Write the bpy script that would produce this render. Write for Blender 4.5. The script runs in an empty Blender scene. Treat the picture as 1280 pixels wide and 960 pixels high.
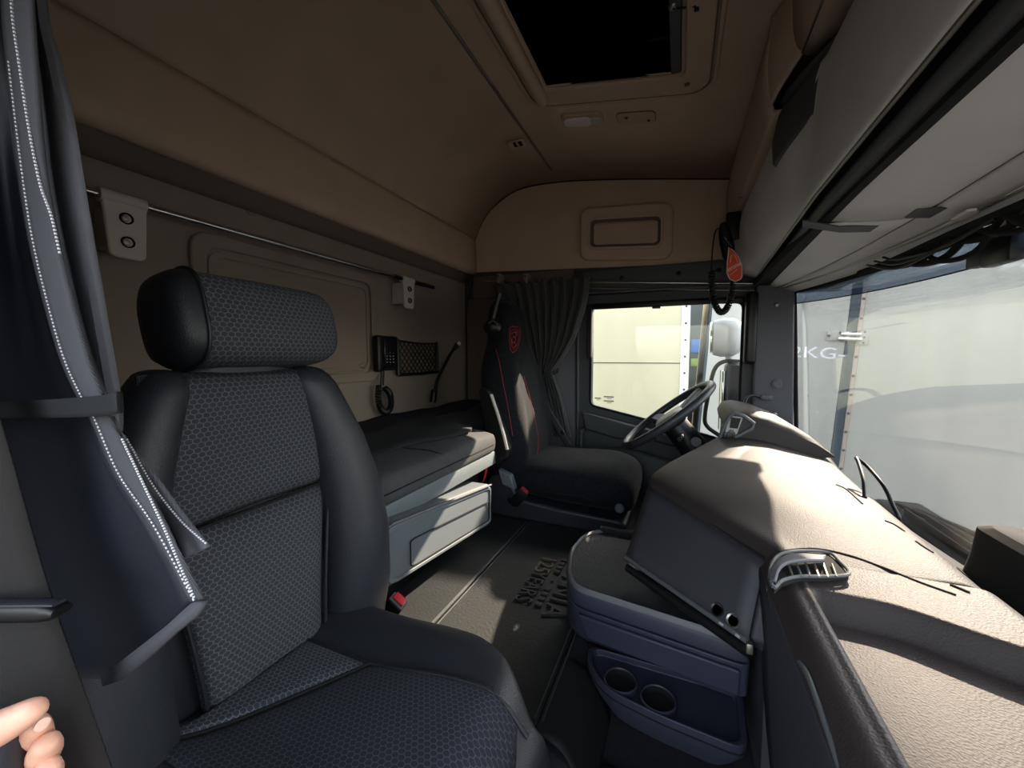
import bpy, bmesh, math, random
from mathutils import Vector, Matrix, noise
random.seed(7)
SC = bpy.context.scene
COL = SC.collection
V3 = Vector

# ------------------------------------------------------------------ camera
FPX, YAW, PIT = 490.0, math.radians(23.2), math.radians(-4.0)
CAM = V3((0, 0, .70))
FW = V3((-math.sin(YAW) * math.cos(PIT), math.cos(YAW) * math.cos(PIT), math.sin(PIT)))
RT = V3((math.cos(YAW), math.sin(YAW), 0))
UP = RT.cross(FW)
cd = bpy.data.cameras.new('camera'); cd.sensor_width = 36; cd.lens = 36 * FPX / 1280
cd.clip_start = .01; cd.clip_end = 500
cam = bpy.data.objects.new('camera', cd); COL.objects.link(cam)
cam.matrix_world = Matrix.Translation(CAM) @ Matrix((RT, UP, -FW)).transposed().to_4x4()
SC.camera = cam

# ------------------------------------------------------------------ light
SUN = V3((.44, 1.0, .58)).normalized()                 # direction towards the sun
w = bpy.data.worlds.new('sky'); SC.world = w; w.use_nodes = True
nt = w.node_tree; bg = nt.nodes['Background']
sky = nt.nodes.new('ShaderNodeTexSky'); sky.sky_type = 'NISHITA'; sky.sun_disc = False
sky.sun_elevation = math.asin(SUN.z); sky.sun_rotation = math.atan2(SUN.x, SUN.y)
sky.air_density = 1.2; sky.dust_density = 2.0; sky.ozone_density = 1.0
hs_ = nt.nodes.new('ShaderNodeHueSaturation'); hs_.inputs['Saturation'].default_value = .45
nt.links.new(sky.outputs[0], hs_.inputs['Color']); nt.links.new(hs_.outputs[0], bg.inputs[0]); bg.inputs[1].default_value = .36
sl = bpy.data.lights.new('sun', 'SUN'); sl.energy = 8; sl.angle = math.radians(.53); sl.color = (1, .83, .67)
so = bpy.data.objects.new('sun', sl); COL.objects.link(so)
so.rotation_euler = SUN.to_track_quat('Z', 'Y').to_euler(); so.location = SUN * 30
vs = SC.view_settings
vs.view_transform = 'Standard'; vs.look = 'None'; vs.gamma = 1; vs.use_curve_mapping = False; vs.exposure = 1.7
SC.cycles.max_bounces = 12; SC.cycles.diffuse_bounces = 8; SC.cycles.transparent_max_bounces = 12
SC.cycles.sample_clamp_indirect = 6

# ------------------------------------------------------------------ pixel helpers
def ray(x, y): return FW + RT * ((x - 640) / FPX) - UP * ((y - 480) / FPX)
def at(x, y, ax, v):
    d = ray(x, y); i = 'XYZ'.index(ax)
    return CAM + d * ((v - CAM[i]) / d[i])
def pz(x, y, depth): return CAM + ray(x, y) * depth
def drape(x, y, lift=.001, want=None):
    dg = bpy.context.evaluated_depsgraph_get()
    d = ray(x, y).normalized()
    o = CAM.copy()
    for _ in range(30):
        ok, loc, nor, idx, ob, mw = SC.ray_cast(dg, o, d)
        if not ok: return None
        if want is None or ob.name.split('.')[0] in want:
            return loc - d * lift
        o = loc + d * .002
    return None

# ------------------------------------------------------------------ materials
def lin(c):
    if isinstance(c, str): c = [int(c[i:i + 2], 16) / 255 for i in (0, 2, 4)]
    return tuple((x / 12.92 if x <= .04045 else ((x + .055) / 1.055) ** 2.4) for x in c) + (1,)
MATS = {}
class NT:
    def __init__(s, name):
        s.m = bpy.data.materials.new(name); s.m.use_nodes = True
        s.t = s.m.node_tree; s.b = s.t.nodes['Principled BSDF']; MATS[name] = s.m
    def n(s, kind, **kw):
        k = s.t.nodes.new('ShaderNode' + kind)
        for a, v in kw.items():
            if a.startswith('i'):
                key = a[1:]; k.inputs[int(key) if key.isdigit() else key].default_value = v
            else: setattr(k, a, v)
        return k
    def l(s, a, b): s.t.links.new(a, b)
    def math(s, op, a, b=None, c=None):
        k = s.n('Math', operation=op)
        for i, v in enumerate((a, b, c)):
            if v is None: continue
            if isinstance(v, (int, float)): k.inputs[i].default_value = v
            else: s.l(v, k.inputs[i])
        return k.outputs[0]
    def vm(s, op, a, b=None):
        k = s.n('VectorMath', operation=op)
        for i, v in enumerate((a, b)):
            if v is None: continue
            if isinstance(v, tuple): k.inputs[i].default_value = v
            else: s.l(v, k.inputs[i])
        return k.outputs['Value'] if op in ('LENGTH', 'DOT_PRODUCT') else k.outputs[0]
def mat(name, col, rough=.6, metal=0, spec=.4, var=.12, vscale=6, bump=0, bscale=300, btype='noise', sheen=0, coat=0, emis=None, stretch=None):
    s = NT(name); b = s.b; c = lin(col)
    b.inputs['Roughness'].default_value = rough; b.inputs['Metallic'].default_value = metal
    b.inputs['Specular IOR Level'].default_value = spec
    if sheen: b.inputs['Sheen Weight'].default_value = sheen; b.inputs['Sheen Roughness'].default_value = .4
    if coat: b.inputs['Coat Weight'].default_value = coat
    tc = s.n('TexCoord').outputs['Object']
    if var:
        nz = s.n('TexNoise', iScale=vscale, iDetail=4.0)
        if stretch:
            mp = s.n('Mapping'); mp.inputs['Scale'].default_value = stretch; s.l(tc, mp.inputs[0]); s.l(mp.outputs[0], nz.inputs['Vector'])
        else: s.l(tc, nz.inputs['Vector'])
        r = s.n('ValToRGB'); r.color_ramp.elements[0].position = .3; r.color_ramp.elements[1].position = .7
        r.color_ramp.elements[0].color = tuple(x * (1 - var) for x in c[:3]) + (1,)
        r.color_ramp.elements[1].color = tuple(min(1, x * (1 + var)) for x in c[:3]) + (1,)
        s.l(nz.outputs[0], r.inputs[0]); s.l(r.outputs[0], b.inputs['Base Color'])
    else: b.inputs['Base Color'].default_value = c
    if bump:
        if btype == 'voronoi':
            t = s.n('TexVoronoi', iScale=bscale, feature='SMOOTH_F1'); o = t.outputs['Distance']
        elif btype == 'weave':
            t = s.n('TexWave', iScale=bscale, wave_type='BANDS', bands_direction='DIAGONAL'); o = t.outputs[0]
        else:
            t = s.n('TexNoise', iScale=bscale, iDetail=3.0); o = t.outputs[0]
        s.l(tc, t.inputs['Vector'])
        bp = s.n('Bump', iStrength=bump, iDistance=.002); s.l(o, bp.inputs['Height']); s.l(bp.outputs[0], b.inputs['Normal'])
    if emis: b.inputs['Emission Color'].default_value = lin(emis); b.inputs['Emission Strength'].default_value = 1
    return s.m
def hexmat(name, base, line, axes='yz', size=.0125, rough=.85):
    s = NT(name); b = s.b
    tc = s.n('TexCoord').outputs['Object']; sp = s.n('SeparateXYZ'); s.l(tc, sp.inputs[0])
    cb = s.n('CombineXYZ')
    ia, ib = ['xyz'.index(a) for a in axes]
    s.l(s.math('MULTIPLY_ADD', sp.outputs[ia], 1 / size, 200.0), cb.inputs[0])
    s.l(s.math('MULTIPLY_ADD', sp.outputs[ib], 1.25 / size, 200.0), cb.inputs[1])
    R, H = (1.0, 1.7320508, 1.0), (.5, .8660254, 0.0)
    a = s.vm('SUBTRACT', s.vm('MODULO', cb.outputs[0], R), H)
    c = s.vm('SUBTRACT', s.vm('MODULO', s.vm('SUBTRACT', cb.outputs[0], H), R), H)
    sel = s.math('LESS_THAN', s.vm('LENGTH', a), s.vm('LENGTH', c))
    mx = s.n('Mix', data_type='VECTOR'); s.l(sel, mx.inputs[0]); s.l(c, mx.inputs[4]); s.l(a, mx.inputs[5])
    ab = s.vm('ABSOLUTE', mx.outputs[1])
    sx = s.n('SeparateXYZ'); s.l(ab, sx.inputs[0])
    d = s.math('MAXIMUM', sx.outputs[0], s.vm('DOT_PRODUCT', ab, H))
    e = s.n('MapRange', i1=.41, i2=.49); s.l(d, e.inputs[0])
    m2 = s.n('Mix', data_type='RGBA'); m2.inputs[6].default_value = lin(base); m2.inputs[7].default_value = lin(line)
    s.l(e.outputs[0], m2.inputs[0]); s.l(m2.outputs[2], b.inputs['Base Color'])
    b.inputs['Roughness'].default_value = rough; b.inputs['Specular IOR Level'].default_value = .25
    bp = s.n('Bump', iStrength=.35, iDistance=.001); s.l(s.math('SUBTRACT', 1.0, e.outputs[0]), bp.inputs['Height']); s.l(bp.outputs[0], b.inputs['Normal'])
    return s.m
def glassmat(name, tint, refl=.05):
    s = NT(name); s.t.nodes.remove(s.b); out = s.t.nodes['Material Output']
    tr = s.n('BsdfTransparent'); tr.inputs[0].default_value = lin(tint)
    gl = s.n('BsdfGlossy'); gl.inputs['Roughness'].default_value = .02
    fr = s.n('Fresnel', iIOR=1.35); mx = s.n('MixShader')
    s.l(s.math('MINIMUM', fr.outputs[0], .5), mx.inputs[0]); s.l(tr.outputs[0], mx.inputs[1]); s.l(gl.outputs[0], mx.inputs[2])
    s.l(mx.outputs[0], out.inputs[0]); return s.m

mat('tan', 'b7a18b', .85, var=.05, bump=.15, bscale=600)
mat('brown', '82766b', .8, var=.06, bump=.15, bscale=500)
mat('browndark', '62574e', .85, var=.06)
mat('ovgrey', 'd8d5d0', .6, var=.05, bump=.2, bscale=900)
mat('ovdark', '4a4a4c', .6, var=.05)
mat('dash', '2f2a29', .6, spec=.2, var=.05, bump=.3, bscale=520, btype='voronoi')
mat('dashgrain', '332d2c', .6, spec=.2, var=.05, bump=.32, bscale=420, btype='voronoi')
mat('dashface', '35353b', .6, var=.05, bump=.1, bscale=800)
mat('unit', '2f3240', .5, var=.05, bump=.1, bscale=800)
mat('rubber', '26292c', .7, var=.1, bump=.5, bscale=240, btype='voronoi')
mat('unitrim', '5d5d60', .5, var=.04)
mat('leather', '24262c', .45, var=.08, bump=.25, bscale=700, btype='voronoi')
mat('leatherdark', '1a1c21', .45, var=.08, bump=.2, bscale=700, btype='voronoi')
hexmat('hex_yz', '2f3136', '5a5c62', 'yz', .0095)
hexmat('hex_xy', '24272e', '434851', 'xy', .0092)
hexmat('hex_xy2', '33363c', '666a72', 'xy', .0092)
mat('velvet', '15171b', .95, var=.35, vscale=70, spec=.15, sheen=.04, bump=.4, bscale=90)
mat('velvet_grey', '4a4c52', .9, var=.25, vscale=40, sheen=.3, bump=.4, bscale=90)
mat('red', 'c4202c', .5, var=0)
mat('redthread', '8e2a32', .7, var=0)
mat('black', '121214', .4, var=.1)
mat('blackmatt', '0a0a0b', .9, var=0)
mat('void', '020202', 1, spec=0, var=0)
mat('darkplastic', '2a2c32', .45, var=.06, bump=.1, bscale=900)
mat('doorplastic', '3a3e40', .55, var=.06, bump=.12, bscale=900)
mat('pillar', '55565c', .6, var=.05, bump=.12, bscale=900)
mat('bandgrey', '4d5052', .6, var=.05)
mat('steel', 'c9c9c6', .22, metal=1, var=0)
mat('alu', '9b9790', .4, metal=.9, var=.05)
mat('bracket', 'b9b3aa', .5, var=.04)
mat('mat_leather', '1e2122', .62, var=.12, vscale=20, bump=.5, bscale=120)
mat('letter', '2a2c2c', .6, var=.1)
mat('lettergold', '544c3c', .6, var=.1)
mat('carpet', '26242a', .95, var=.2, vscale=80, bump=.6, bscale=400)
mat('mattress', '3b3c3e', .9, var=.12, vscale=30, bump=.4, bscale=350)
mat('blanket', '15171b', .9, var=.15, vscale=20, bump=.4, bscale=60)
mat('bunkgrey', '5c6367', .55, var=.05, bump=.1, bscale=900)
mat('curtain', '3f4041', .85, var=.1, vscale=30, sheen=.2, bump=.25, bscale=700)
mat('navycloth', '10131f', .55, var=.15, vscale=8, sheen=.05, bump=.15, bscale=900)
mat('greycloth', '5c5c62', .85, var=.08, bump=.4, bscale=420, btype='weave')
mat('hemcloth', '48484d', .85, var=.08, bump=.4, bscale=420, btype='weave')
mat('thread', 'c9c9cc', .7, var=0)
mat('webbing', '1f1c1b', .8, var=.12, vscale=14, bump=.3, bscale=500, btype='weave')
mat('webdark', '1a1b1d', .8, var=.1)
mat('skin', 'd9a48c', .5, var=.12, vscale=60, bump=.2, bscale=300)
mat('nail', 'e9bfae', .3, var=0)
mat('sleeve', '1b1d24', .9, var=.1)
mat('orange', 'e0512a', .55, var=.05)
mat('white', 'e6e6e2', .5, var=0)
mat('lens', 'd9cfcb', .3, var=.03)
mat('trailer', 'b3b0a8', .5, var=.07, vscale=5, stretch=(1, 1, .06))
mat('traileryel', 'cbc3a4', .5, var=.05, vscale=4, stretch=(1, 1, .08))
mat('rubberseal', '3c4650', .7, var=.1, vscale=3)
mat('rivetstrip', 'b9a79c', .6, var=.08)
mat('chalk', 'efeff2', .9, var=0)
mat('asphalt', '5b5a58', .95, var=.2, vscale=3)
mat('mirrorwhite', 'b9bfbf', .35, var=.05)
mat('mirrorglass', 'd0d6da', .05, metal=1, var=0)
mat('cabwhite', 'c8cacb', .4, var=.02)
mat('blue', '2f62b0', .5, var=.05)
mat('green', '6d8a4c', .8, var=.2)
mat('screen', '17191c', .2, var=0)
mat('switchgrey', '9a9a94', .5, var=0)
glassmat('glass', 'f9f9f7'); glassmat('glasstint', 'b0b8c2')

# ------------------------------------------------------------------ mesh helpers
def ss(a, b, x): t = max(0, min(1, (x - a) / (b - a))); return t * t * (3 - 2 * t)
def T(o, label=None, cat=None, group=None, kind=None):
    if label: o['label'] = label
    if cat: o['category'] = cat
    if group: o['group'] = group
    if kind: o['kind'] = kind
    return o
def thing(name, loc, label, cat, group=None):
    o = bpy.data.objects.new(name, None); COL.objects.link(o); o.location = loc; o.empty_display_size = .05
    return T(o, label, cat, group)
def obj(name, Vs, Fs, m, par=None, smooth=True, fix=True, label=None, cat=None, group=None, kind=None, bevel=0, sub=0, solid=0, angle=None):
    me = bpy.data.meshes.new(name); me.from_pydata([tuple(v) for v in Vs], [], Fs)
    if fix:
        bm = bmesh.new(); bm.from_mesh(me)
        bmesh.ops.remove_doubles(bm, verts=bm.verts, dist=1e-6)
        bmesh.ops.recalc_face_normals(bm, faces=bm.faces); bm.to_mesh(me); bm.free()
    me.materials.append(MATS[m])
    if smooth:
        me.polygons.foreach_set('use_smooth', [True] * len(me.polygons))
        try: me.set_sharp_from_angle(angle=math.radians(angle or 40))
        except Exception: pass
    o = bpy.data.objects.new(name, me); COL.objects.link(o)
    if par:
        o.parent = par; o.matrix_parent_inverse = Matrix.Translation(-world_loc(par))
    if solid:
        md = o.modifiers.new('solid', 'SOLIDIFY'); md.thickness = solid; md.offset = 0
    if bevel:
        md = o.modifiers.new('bevel', 'BEVEL'); md.width = bevel; md.segments = 3; md.limit_method = 'ANGLE'; md.angle_limit = math.radians(35)
    if sub:
        md = o.modifiers.new('sub', 'SUBSURF'); md.levels = sub; md.render_levels = sub
    return T(o, label, cat, group, kind)
def world_loc(o):
    return o.location if o.type == 'EMPTY' else V3((0, 0, 0))
BOXF = [(0, 1, 3, 2), (4, 6, 7, 5), (0, 4, 5, 1), (2, 3, 7, 6), (0, 2, 6, 4), (1, 5, 7, 3)]
def rboxdata(lo, hi, r=.004, seg=2, M=None):
    bm = bmesh.new()
    vs_ = [bm.verts.new((x, y, z)) for x in (lo[0], hi[0]) for y in (lo[1], hi[1]) for z in (lo[2], hi[2])]
    for f in BOXF: bm.faces.new([vs_[i] for i in f])
    if r > 0:
        r = min(r, .49 * min(abs(hi[i] - lo[i]) for i in range(3)))
        bmesh.ops.bevel(bm, geom=bm.edges[:], offset=r, segments=seg, profile=.5, affect='EDGES')
    bm.verts.ensure_lookup_table(); bm.verts.index_update()
    V = [v.co.copy() for v in bm.verts]; F = [tuple(v.index for v in f.verts) for f in bm.faces]; bm.free()
    if M: V = [M @ v for v in V]
    return V, F
def box(name, lo, hi, m, par=None, r=.004, seg=2, M=None, **kw):
    V, F = rboxdata(lo, hi, r, seg, M); return obj(name, V, F, m, par, **kw)
def frameM(c, x, y, z=None):
    x = V3(x).normalized(); y = V3(y); z = x.cross(y).normalized() if z is None else V3(z); y = z.cross(x).normalized()
    return Matrix.Translation(V3(c)) @ Matrix((x, y, z)).transposed().to_4x4()
def hexa(name, pts, m, par=None, bevel=.004, **kw):
    """8 corners, same order as the box corners (x0y0z0,x0y0z1,x0y1z0,...)"""
    return obj(name, pts, BOXF, m, par, bevel=bevel, **kw)
def cr(pts, n):
    """Catmull-Rom through pts, n samples per span"""
    P = [V3(p) for p in pts]; P = [P[0] * 2 - P[1]] + P + [P[-1] * 2 - P[-2]]; out = []
    for i in range(1, len(P) - 2):
        for k in range(n):
            t = k / n; a, b, c, d = P[i - 1], P[i], P[i + 1], P[i + 2]
            out.append(.5 * ((2 * b) + (c - a) * t + (2 * a - 5 * b + 4 * c - d) * t * t + (3 * b - a - 3 * c + d) * t ** 3))
    out.append(P[-2]); return out
def grid(name, rows, m, par=None, solid=.003, wrap=False, **kw):
    nr, nc = len(rows), len(rows[0]); V = [p for r in rows for p in r]; F = []
    for i in range(nr - 1):
        for j in range(nc - (0 if wrap else 1)):
            k = (j + 1) % nc; F.append((i * nc + j, i * nc + k, (i + 1) * nc + k, (i + 1) * nc + j))
    return obj(name, V, F, m, par, fix=False, solid=solid, **kw)
def csurf(name, ctrl, m, par=None, nu=6, nv=6, solid=.003, **kw):
    rows = [cr(r, nu) for r in ctrl]; cols = list(zip(*rows)); cols = [cr(c, nv) for c in cols]
    return grid(name, [list(r) for r in zip(*cols)], m, par, solid, **kw)
def loft(name, rings, m, par=None, caps=True, **kw):
    n = len(rings[0]); V = [p for r in rings for p in r]; F = []
    for i in range(len(rings) - 1):
        for j in range(n):
            k = (j + 1) % n; F.append((i * n + j, i * n + k, (i + 1) * n + k, (i + 1) * n + j))
    if caps: F += [tuple(range(n)), tuple(range((len(rings) - 1) * n, len(rings) * n))]
    return obj(name, V, F, m, par, **kw)
def sring(c, u, v, a, b, n=2.5, N=32):
    c, u, v = V3(c), V3(u), V3(v); out = []
    for i in range(N):
        t = 2 * math.pi * i / N; ct, st = math.cos(t), math.sin(t)
        out.append(c + u * (a * math.copysign(abs(ct) ** (2 / n), ct)) + v * (b * math.copysign(abs(st) ** (2 / n), st)))
    return out
def tubedata(pts, r, seg=10, closed=False, smooth=0, flat=None):
    P = cr(pts, smooth) if smooth else [V3(p) for p in pts]
    n = len(P); rr = r if isinstance(r, (list, tuple)) else None
    V, F = [], []; prev = None
    for i, p in enumerate(P):
        if closed: t = (P[(i + 1) % n] - P[i - 1])
        else: t = P[min(i + 1, n - 1)] - P[max(i - 1, 0)]
        t.normalize()
        if prev is None:
            a = V3((0, 0, 1)) if abs(t.z) < .9 else V3((1, 0, 0)); u = t.cross(a).normalized()
        else:
            u = (prev - t * prev.dot(t)).normalized()
        prev = u; v = t.cross(u)
        rad = r if rr is None else rr[0] + (rr[-1] - rr[0]) * i / (n - 1) if len(rr) == 2 else rr[i * (len(rr) - 1) // (n - 1)]
        for k in range(seg):
            q = 2 * math.pi * k / seg; V.append(p + (u * math.cos(q) + v * math.sin(q)) * rad)
    for i in range(n - (0 if closed else 1)):
        j = (i + 1) % n
        for k in range(seg):
            l = (k + 1) % seg; F.append((i * seg + k, i * seg + l, j * seg + l, j * seg + k))
    if not closed: F += [tuple(range(seg)), tuple(range((n - 1) * seg, n * seg))]
    return V, F
def tube(name, pts, r, m, par=None, seg=10, closed=False, smooth=0, **kw):
    V, F = tubedata(pts, r, seg, closed, smooth); return obj(name, V, F, m, par, **kw)
def join(*ds):
    V, F = [], []
    for v, f in ds:
        k = len(V); V += list(v); F += [tuple(i + k for i in q) for q in f]
    return V, F
def ribbon(name, pts, wdirs, width, m, par=None, thick=.0014, smooth=6, **kw):
    P = cr(pts, smooth) if smooth else [V3(p) for p in pts]; n = len(P)
    if not isinstance(wdirs, list): wdirs = [wdirs] * 2
    rows = []
    for i, p in enumerate(P):
        t = i / (n - 1) * (len(wdirs) - 1); a = min(int(t), len(wdirs) - 2); d = V3(wdirs[a]).lerp(V3(wdirs[a + 1]), t - a).normalized()
        rows.append([p + d * (width * (k / 4 - .5)) for k in range(5)])
    return grid(name, rows, m, par, solid=thick, **kw)
def prism(name, poly, d, m, par=None, bevel=.002, **kw):
    """poly: 3D loop, extruded by vector d"""
    n = len(poly); d = V3(d); V = [V3(p) for p in poly] + [V3(p) + d for p in poly]
    F = [tuple(range(n)), tuple(range(n, 2 * n))] + [(i, (i + 1) % n, (i + 1) % n + n, i + n) for i in range(n)]
    return obj(name, V, F, m, par, bevel=bevel, **kw)
def rrect(w, h, r, n=5):
    out = []
    for cx, cy, a in ((w / 2 - r, h / 2 - r, 0), (-w / 2 + r, h / 2 - r, 90), (-w / 2 + r, -h / 2 + r, 180), (w / 2 - r, -h / 2 + r, 270)):
        for k in range(n + 1):
            q = math.radians(a + 90 * k / n); out.append((cx + r * math.cos(q), cy + r * math.sin(q)))
    return out
def roundpoly(pts, r, n=4):
    """round the corners of a 2D polygon"""
    out = []; N = len(pts)
    for i in range(N):
        p = Vector(pts[i]); a = Vector(pts[i - 1]); b = Vector(pts[(i + 1) % N])
        ra = min(r, .45 * (a - p).length); rb = min(r, .45 * (b - p).length)
        s, e = p + (a - p).normalized() * ra, p + (b - p).normalized() * rb
        for k in range(n + 1):
            t = k / n; out.append(tuple((1 - t) ** 2 * s + 2 * t * (1 - t) * p + t * t * e))
    return out
def ringframe(name, outer, inner, to3, depth, m, par=None, bevel=.003, **kw):
    """a frame between two 2D loops of equal count; to3(u,v,d) gives the 3D point"""
    n = len(outer)
    V = [to3(*p, 0) for p in outer] + [to3(*p, 0) for p in inner] + [to3(*p, depth) for p in outer] + [to3(*p, depth) for p in inner]
    F = []
    for i in range(n):
        j = (i + 1) % n
        F += [(i, j, n + j, n + i), (2 * n + i, 3 * n + i, 3 * n + j, 2 * n + j), (i, 2 * n + i, 2 * n + j, j), (n + i, n + j, 3 * n + j, 3 * n + i)]
    return obj(name, V, F, m, par, bevel=bevel, **kw)
def lathe(name, prof, M, m, par=None, seg=24, **kw):
    """prof: (radius, height) pairs, about local z"""
    rings = [[M @ V3((r * math.cos(2 * math.pi * k / seg), r * math.sin(2 * math.pi * k / seg), h)) for k in range(seg)] for r, h in prof]
    return loft(name, rings, m, par, **kw)
def text(name, s, M, size, depth, m, par=None, spacing=1, sx=1, **kw):
    cu = bpy.data.curves.new(name, 'FONT'); cu.body = s; cu.size = size; cu.extrude = depth; cu.align_x = 'CENTER'; cu.align_y = 'CENTER'
    cu.space_character = spacing; cu.resolution_u = 3
    to = bpy.data.objects.new(name, cu); COL.objects.link(to); bpy.context.view_layer.update()
    me = to.evaluated_get(bpy.context.evaluated_depsgraph_get()).to_mesh()
    V = [M @ V3((v.co.x * sx, v.co.y, v.co.z)) for v in me.vertices]; F = [tuple(p.vertices) for p in me.polygons]
    bpy.data.objects.remove(to); bpy.data.curves.remove(cu)
    return obj(name, V, F, m, par, smooth=False, **kw)
def pill(name, c, axis, length, r1, r2, m, par=None, **kw):
    a = V3(axis).normalized(); c = V3(c); P, R = [], []
    N = 12
    for i in range(N + 1):
        t = -1 + 2 * i / N; P.append(c + a * (length / 2 * t)); R.append(max(.05, (1 - abs(t) ** 6) ** .5) * (r1 + (r2 - r1) * i / N))
    V, F = tubedata(P, 1, 14)
    for i in range(N + 1):
        for k in range(14): V[i * 14 + k] = P[i] + (V[i * 14 + k] - P[i]) * R[i]
    return obj(name, V, F, m, par, **kw)

# ================================================================== the setting
YF, YN, XR = 2.22, -.02, -1.28
PROF = [(-1.2, 1.43), (-1.15, 1.53), (-1.06, 1.62), (-.9, 1.69), (-.65, 1.69), (-.3, 1.645), (.17, 1.565), (.34, 1.535)]
PROFC = cr([(x, 0, z) for x, z in PROF], 5)
def zc(x):
    for a, b in zip(PROFC, PROFC[1:]):
        if a.x <= x <= b.x: return a.z + (b.z - a.z) * (x - a.x) / (b.x - a.x)
    return PROFC[0].z if x < -1.2 else PROFC[-1].z
# ---- floor
box('floor', (-1.3, YN, -.16), (.6, YF, -.12), 'carpet', r=0, kind='structure')
tun = obj('floor_tunnel', *(lambda P: ([V3((x, y, z)) for y in (.64, YF - .1) for x, z in P],
      [tuple(range(len(P))), tuple(range(len(P), 2 * len(P)))] + [(i, (i + 1) % len(P), (i + 1) % len(P) + len(P), i + len(P)) for i in range(len(P))]))
      ([(-.8, -.14), (-.8, -.012), (-.22, -.012), (-.17, -.03), (-.13, -.13)]), 'carpet', kind='structure')
tun.name = 'floor'
# ---- ceiling with the hatch opening
HX0, HX1, HY0, HY1 = -.465, -.02, .80, 1.40
xs = sorted(set([round(p.x, 4) for p in PROFC] + [HX0, HX1])); ys = [YN, .3, HY0, 1.1, HY1, 1.8, YF + .01]
rows = [[V3((x, y, zc(x))) for y in ys] for x in xs]; V = [p for r in rows for p in r]; F = []
for i in range(len(xs) - 1):
    for j in range(len(ys) - 1):
        if HX0 - 1e-4 <= xs[i] and xs[i + 1] <= HX1 + 1e-4 and HY0 - 1e-4 <= ys[j] and ys[j + 1] <= HY1 + 1e-4: continue
        k = i * len(ys) + j; F.append((k, k + 1, k + len(ys) + 1, k + len(ys)))
obj('ceiling', V, F, 'tan', fix=False, solid=.01, kind='structure')
box('ceiling', (-1.36, YN - .06, 1.80), (.66, YF + .06, 1.83), 'cabwhite', r=0, kind='structure')  # unseen outer roof slab above the lining, added to block the sun
# ---- rear wall: lower brown wall, tan overhang, embossed field
rw = box('wall_rear', (XR - .04, YN, -.2), (XR, YF, 1.82), 'brown', r=0, kind='structure')
csurf('overhang', [[(-1.27, y, 1.235), (-1.225, y, 1.215), (-1.195, y, 1.235), (-1.193, y, 1.30), (-1.2, y, 1.43)] for y in (YN, .8, 1.5, YF)], 'tan', rw, solid=.006)
csurf('ledge', [[(XR + .004, y, 1.165), (XR + .02, y, 1.175), (XR + .035, y, 1.20), (XR + .05, y, 1.235)] for y in (YN, 1.1, YF)], 'browndark', rw, solid=.006)
def rear3(cy, cz): return lambda u, v, d: V3((XR + .001 + d, cy + u, cz + v))
ringframe('embossed_border', rrect(.74, .47, .05), rrect(.66, .39, .04), rear3(1.045, .825), .012, 'brown', rw, bevel=.006)
ringframe('embossed_step', rrect(.645, .375, .036), rrect(.61, .34, .03), rear3(1.045, .825), .005, 'brown', rw, bevel=.003)
for yy, zz in ((1.32, .655), (.86, 1.17), (1.69, .86)):
    lathe('wall_plug', [(.0, .004), (.009, .004), (.011, .0), (.018, .003), (.02, 0)], frameM((XR + .002, yy, zz), (0, 1, 0), (0, 0, 1)), 'brown', rw, seg=18)
# ---- far (driver side) wall with the window opening
WIN = [(-.462, .985), (-.462, .42), (.12, .30), (.275, .262), (.275, .968)]
WINr = roundpoly(WIN, .03)
OUT = roundpoly([(-1.31, 1.82), (-1.31, -.5), (.12, -.5), (.46, -.5), (.46, 1.82)], .001)
wf = ringframe('wall_far', OUT, WINr, lambda u, v, d: V3((u, YF + d, v)), .05, 'doorplastic', bevel=0, kind='structure')
# upper tan panel, moulded
top = [V3((p.x, YF - .006, p.z - .003)) for p in PROFC if p.x <= .30]
n = len(top); base = [V3((p.x, YF - .006, 1.228 - (p.x + 1.2) * .048)) for p in top]
obj('upper_panel', top + base + [p + V3((0, .012, 0)) for p in top + base], [(i, i + 1, n + i + 1, n + i) for i in range(n - 1)] + [(2 * n + i, 2 * n + i + 1, 3 * n + i + 1, 3 * n + i) for i in range(n - 1)] + [(i, i + 1, 2 * n + i + 1, 2 * n + i) for i in range(n - 1)] + [(n + i, n + i + 1, 3 * n + i + 1, 3 * n + i) for i in range(n - 1)], 'tan', wf)
tube('panel_seam', [p + V3((0, -.004, -.004)) for p in top], .003, 'blackmatt', wf, seg=6)
tube('panel_seam', [V3((-1.205, YF - .008, 1.43)), V3((-1.215, YF - .008, 1.23)), V3((-1.22, YF - .008, 1.16)), V3((-1.25, YF - .01, 1.05)), V3((-1.262, YF - .01, .9)), V3((-1.262, YF - .01, .42))], .003, 'blackmatt', wf, seg=6, smooth=5)
box('upper_band', (-.56, YF - .03, 1.045), (.33, YF - .001, 1.172), 'bandgrey', wf, r=.008)
box('upper_band', (-1.21, YF - .022, 1.06), (-.562, YF - .001, 1.195), 'browndark', wf, r=.008)
for x in (-.30, -.02, .16):
    lathe('screw', [(0, .003), (.006, .003), (.009, .001), (.012, 0)], frameM((x, YF - .031, 1.12), (1, 0, 0), (0, 0, 1), (0, -1, 0)), 'black', wf, seg=14)
box('corner_panel', (-1.26, YF - .012, .2), (-1.0, YF - .001, 1.06), 'browndark', wf, r=.004)
box('b_pillar_cover', (-1.0, YF - .05, -.1), (-.535, YF - .001, 1.05), 'pillar', wf, r=.02, seg=3)
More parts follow.
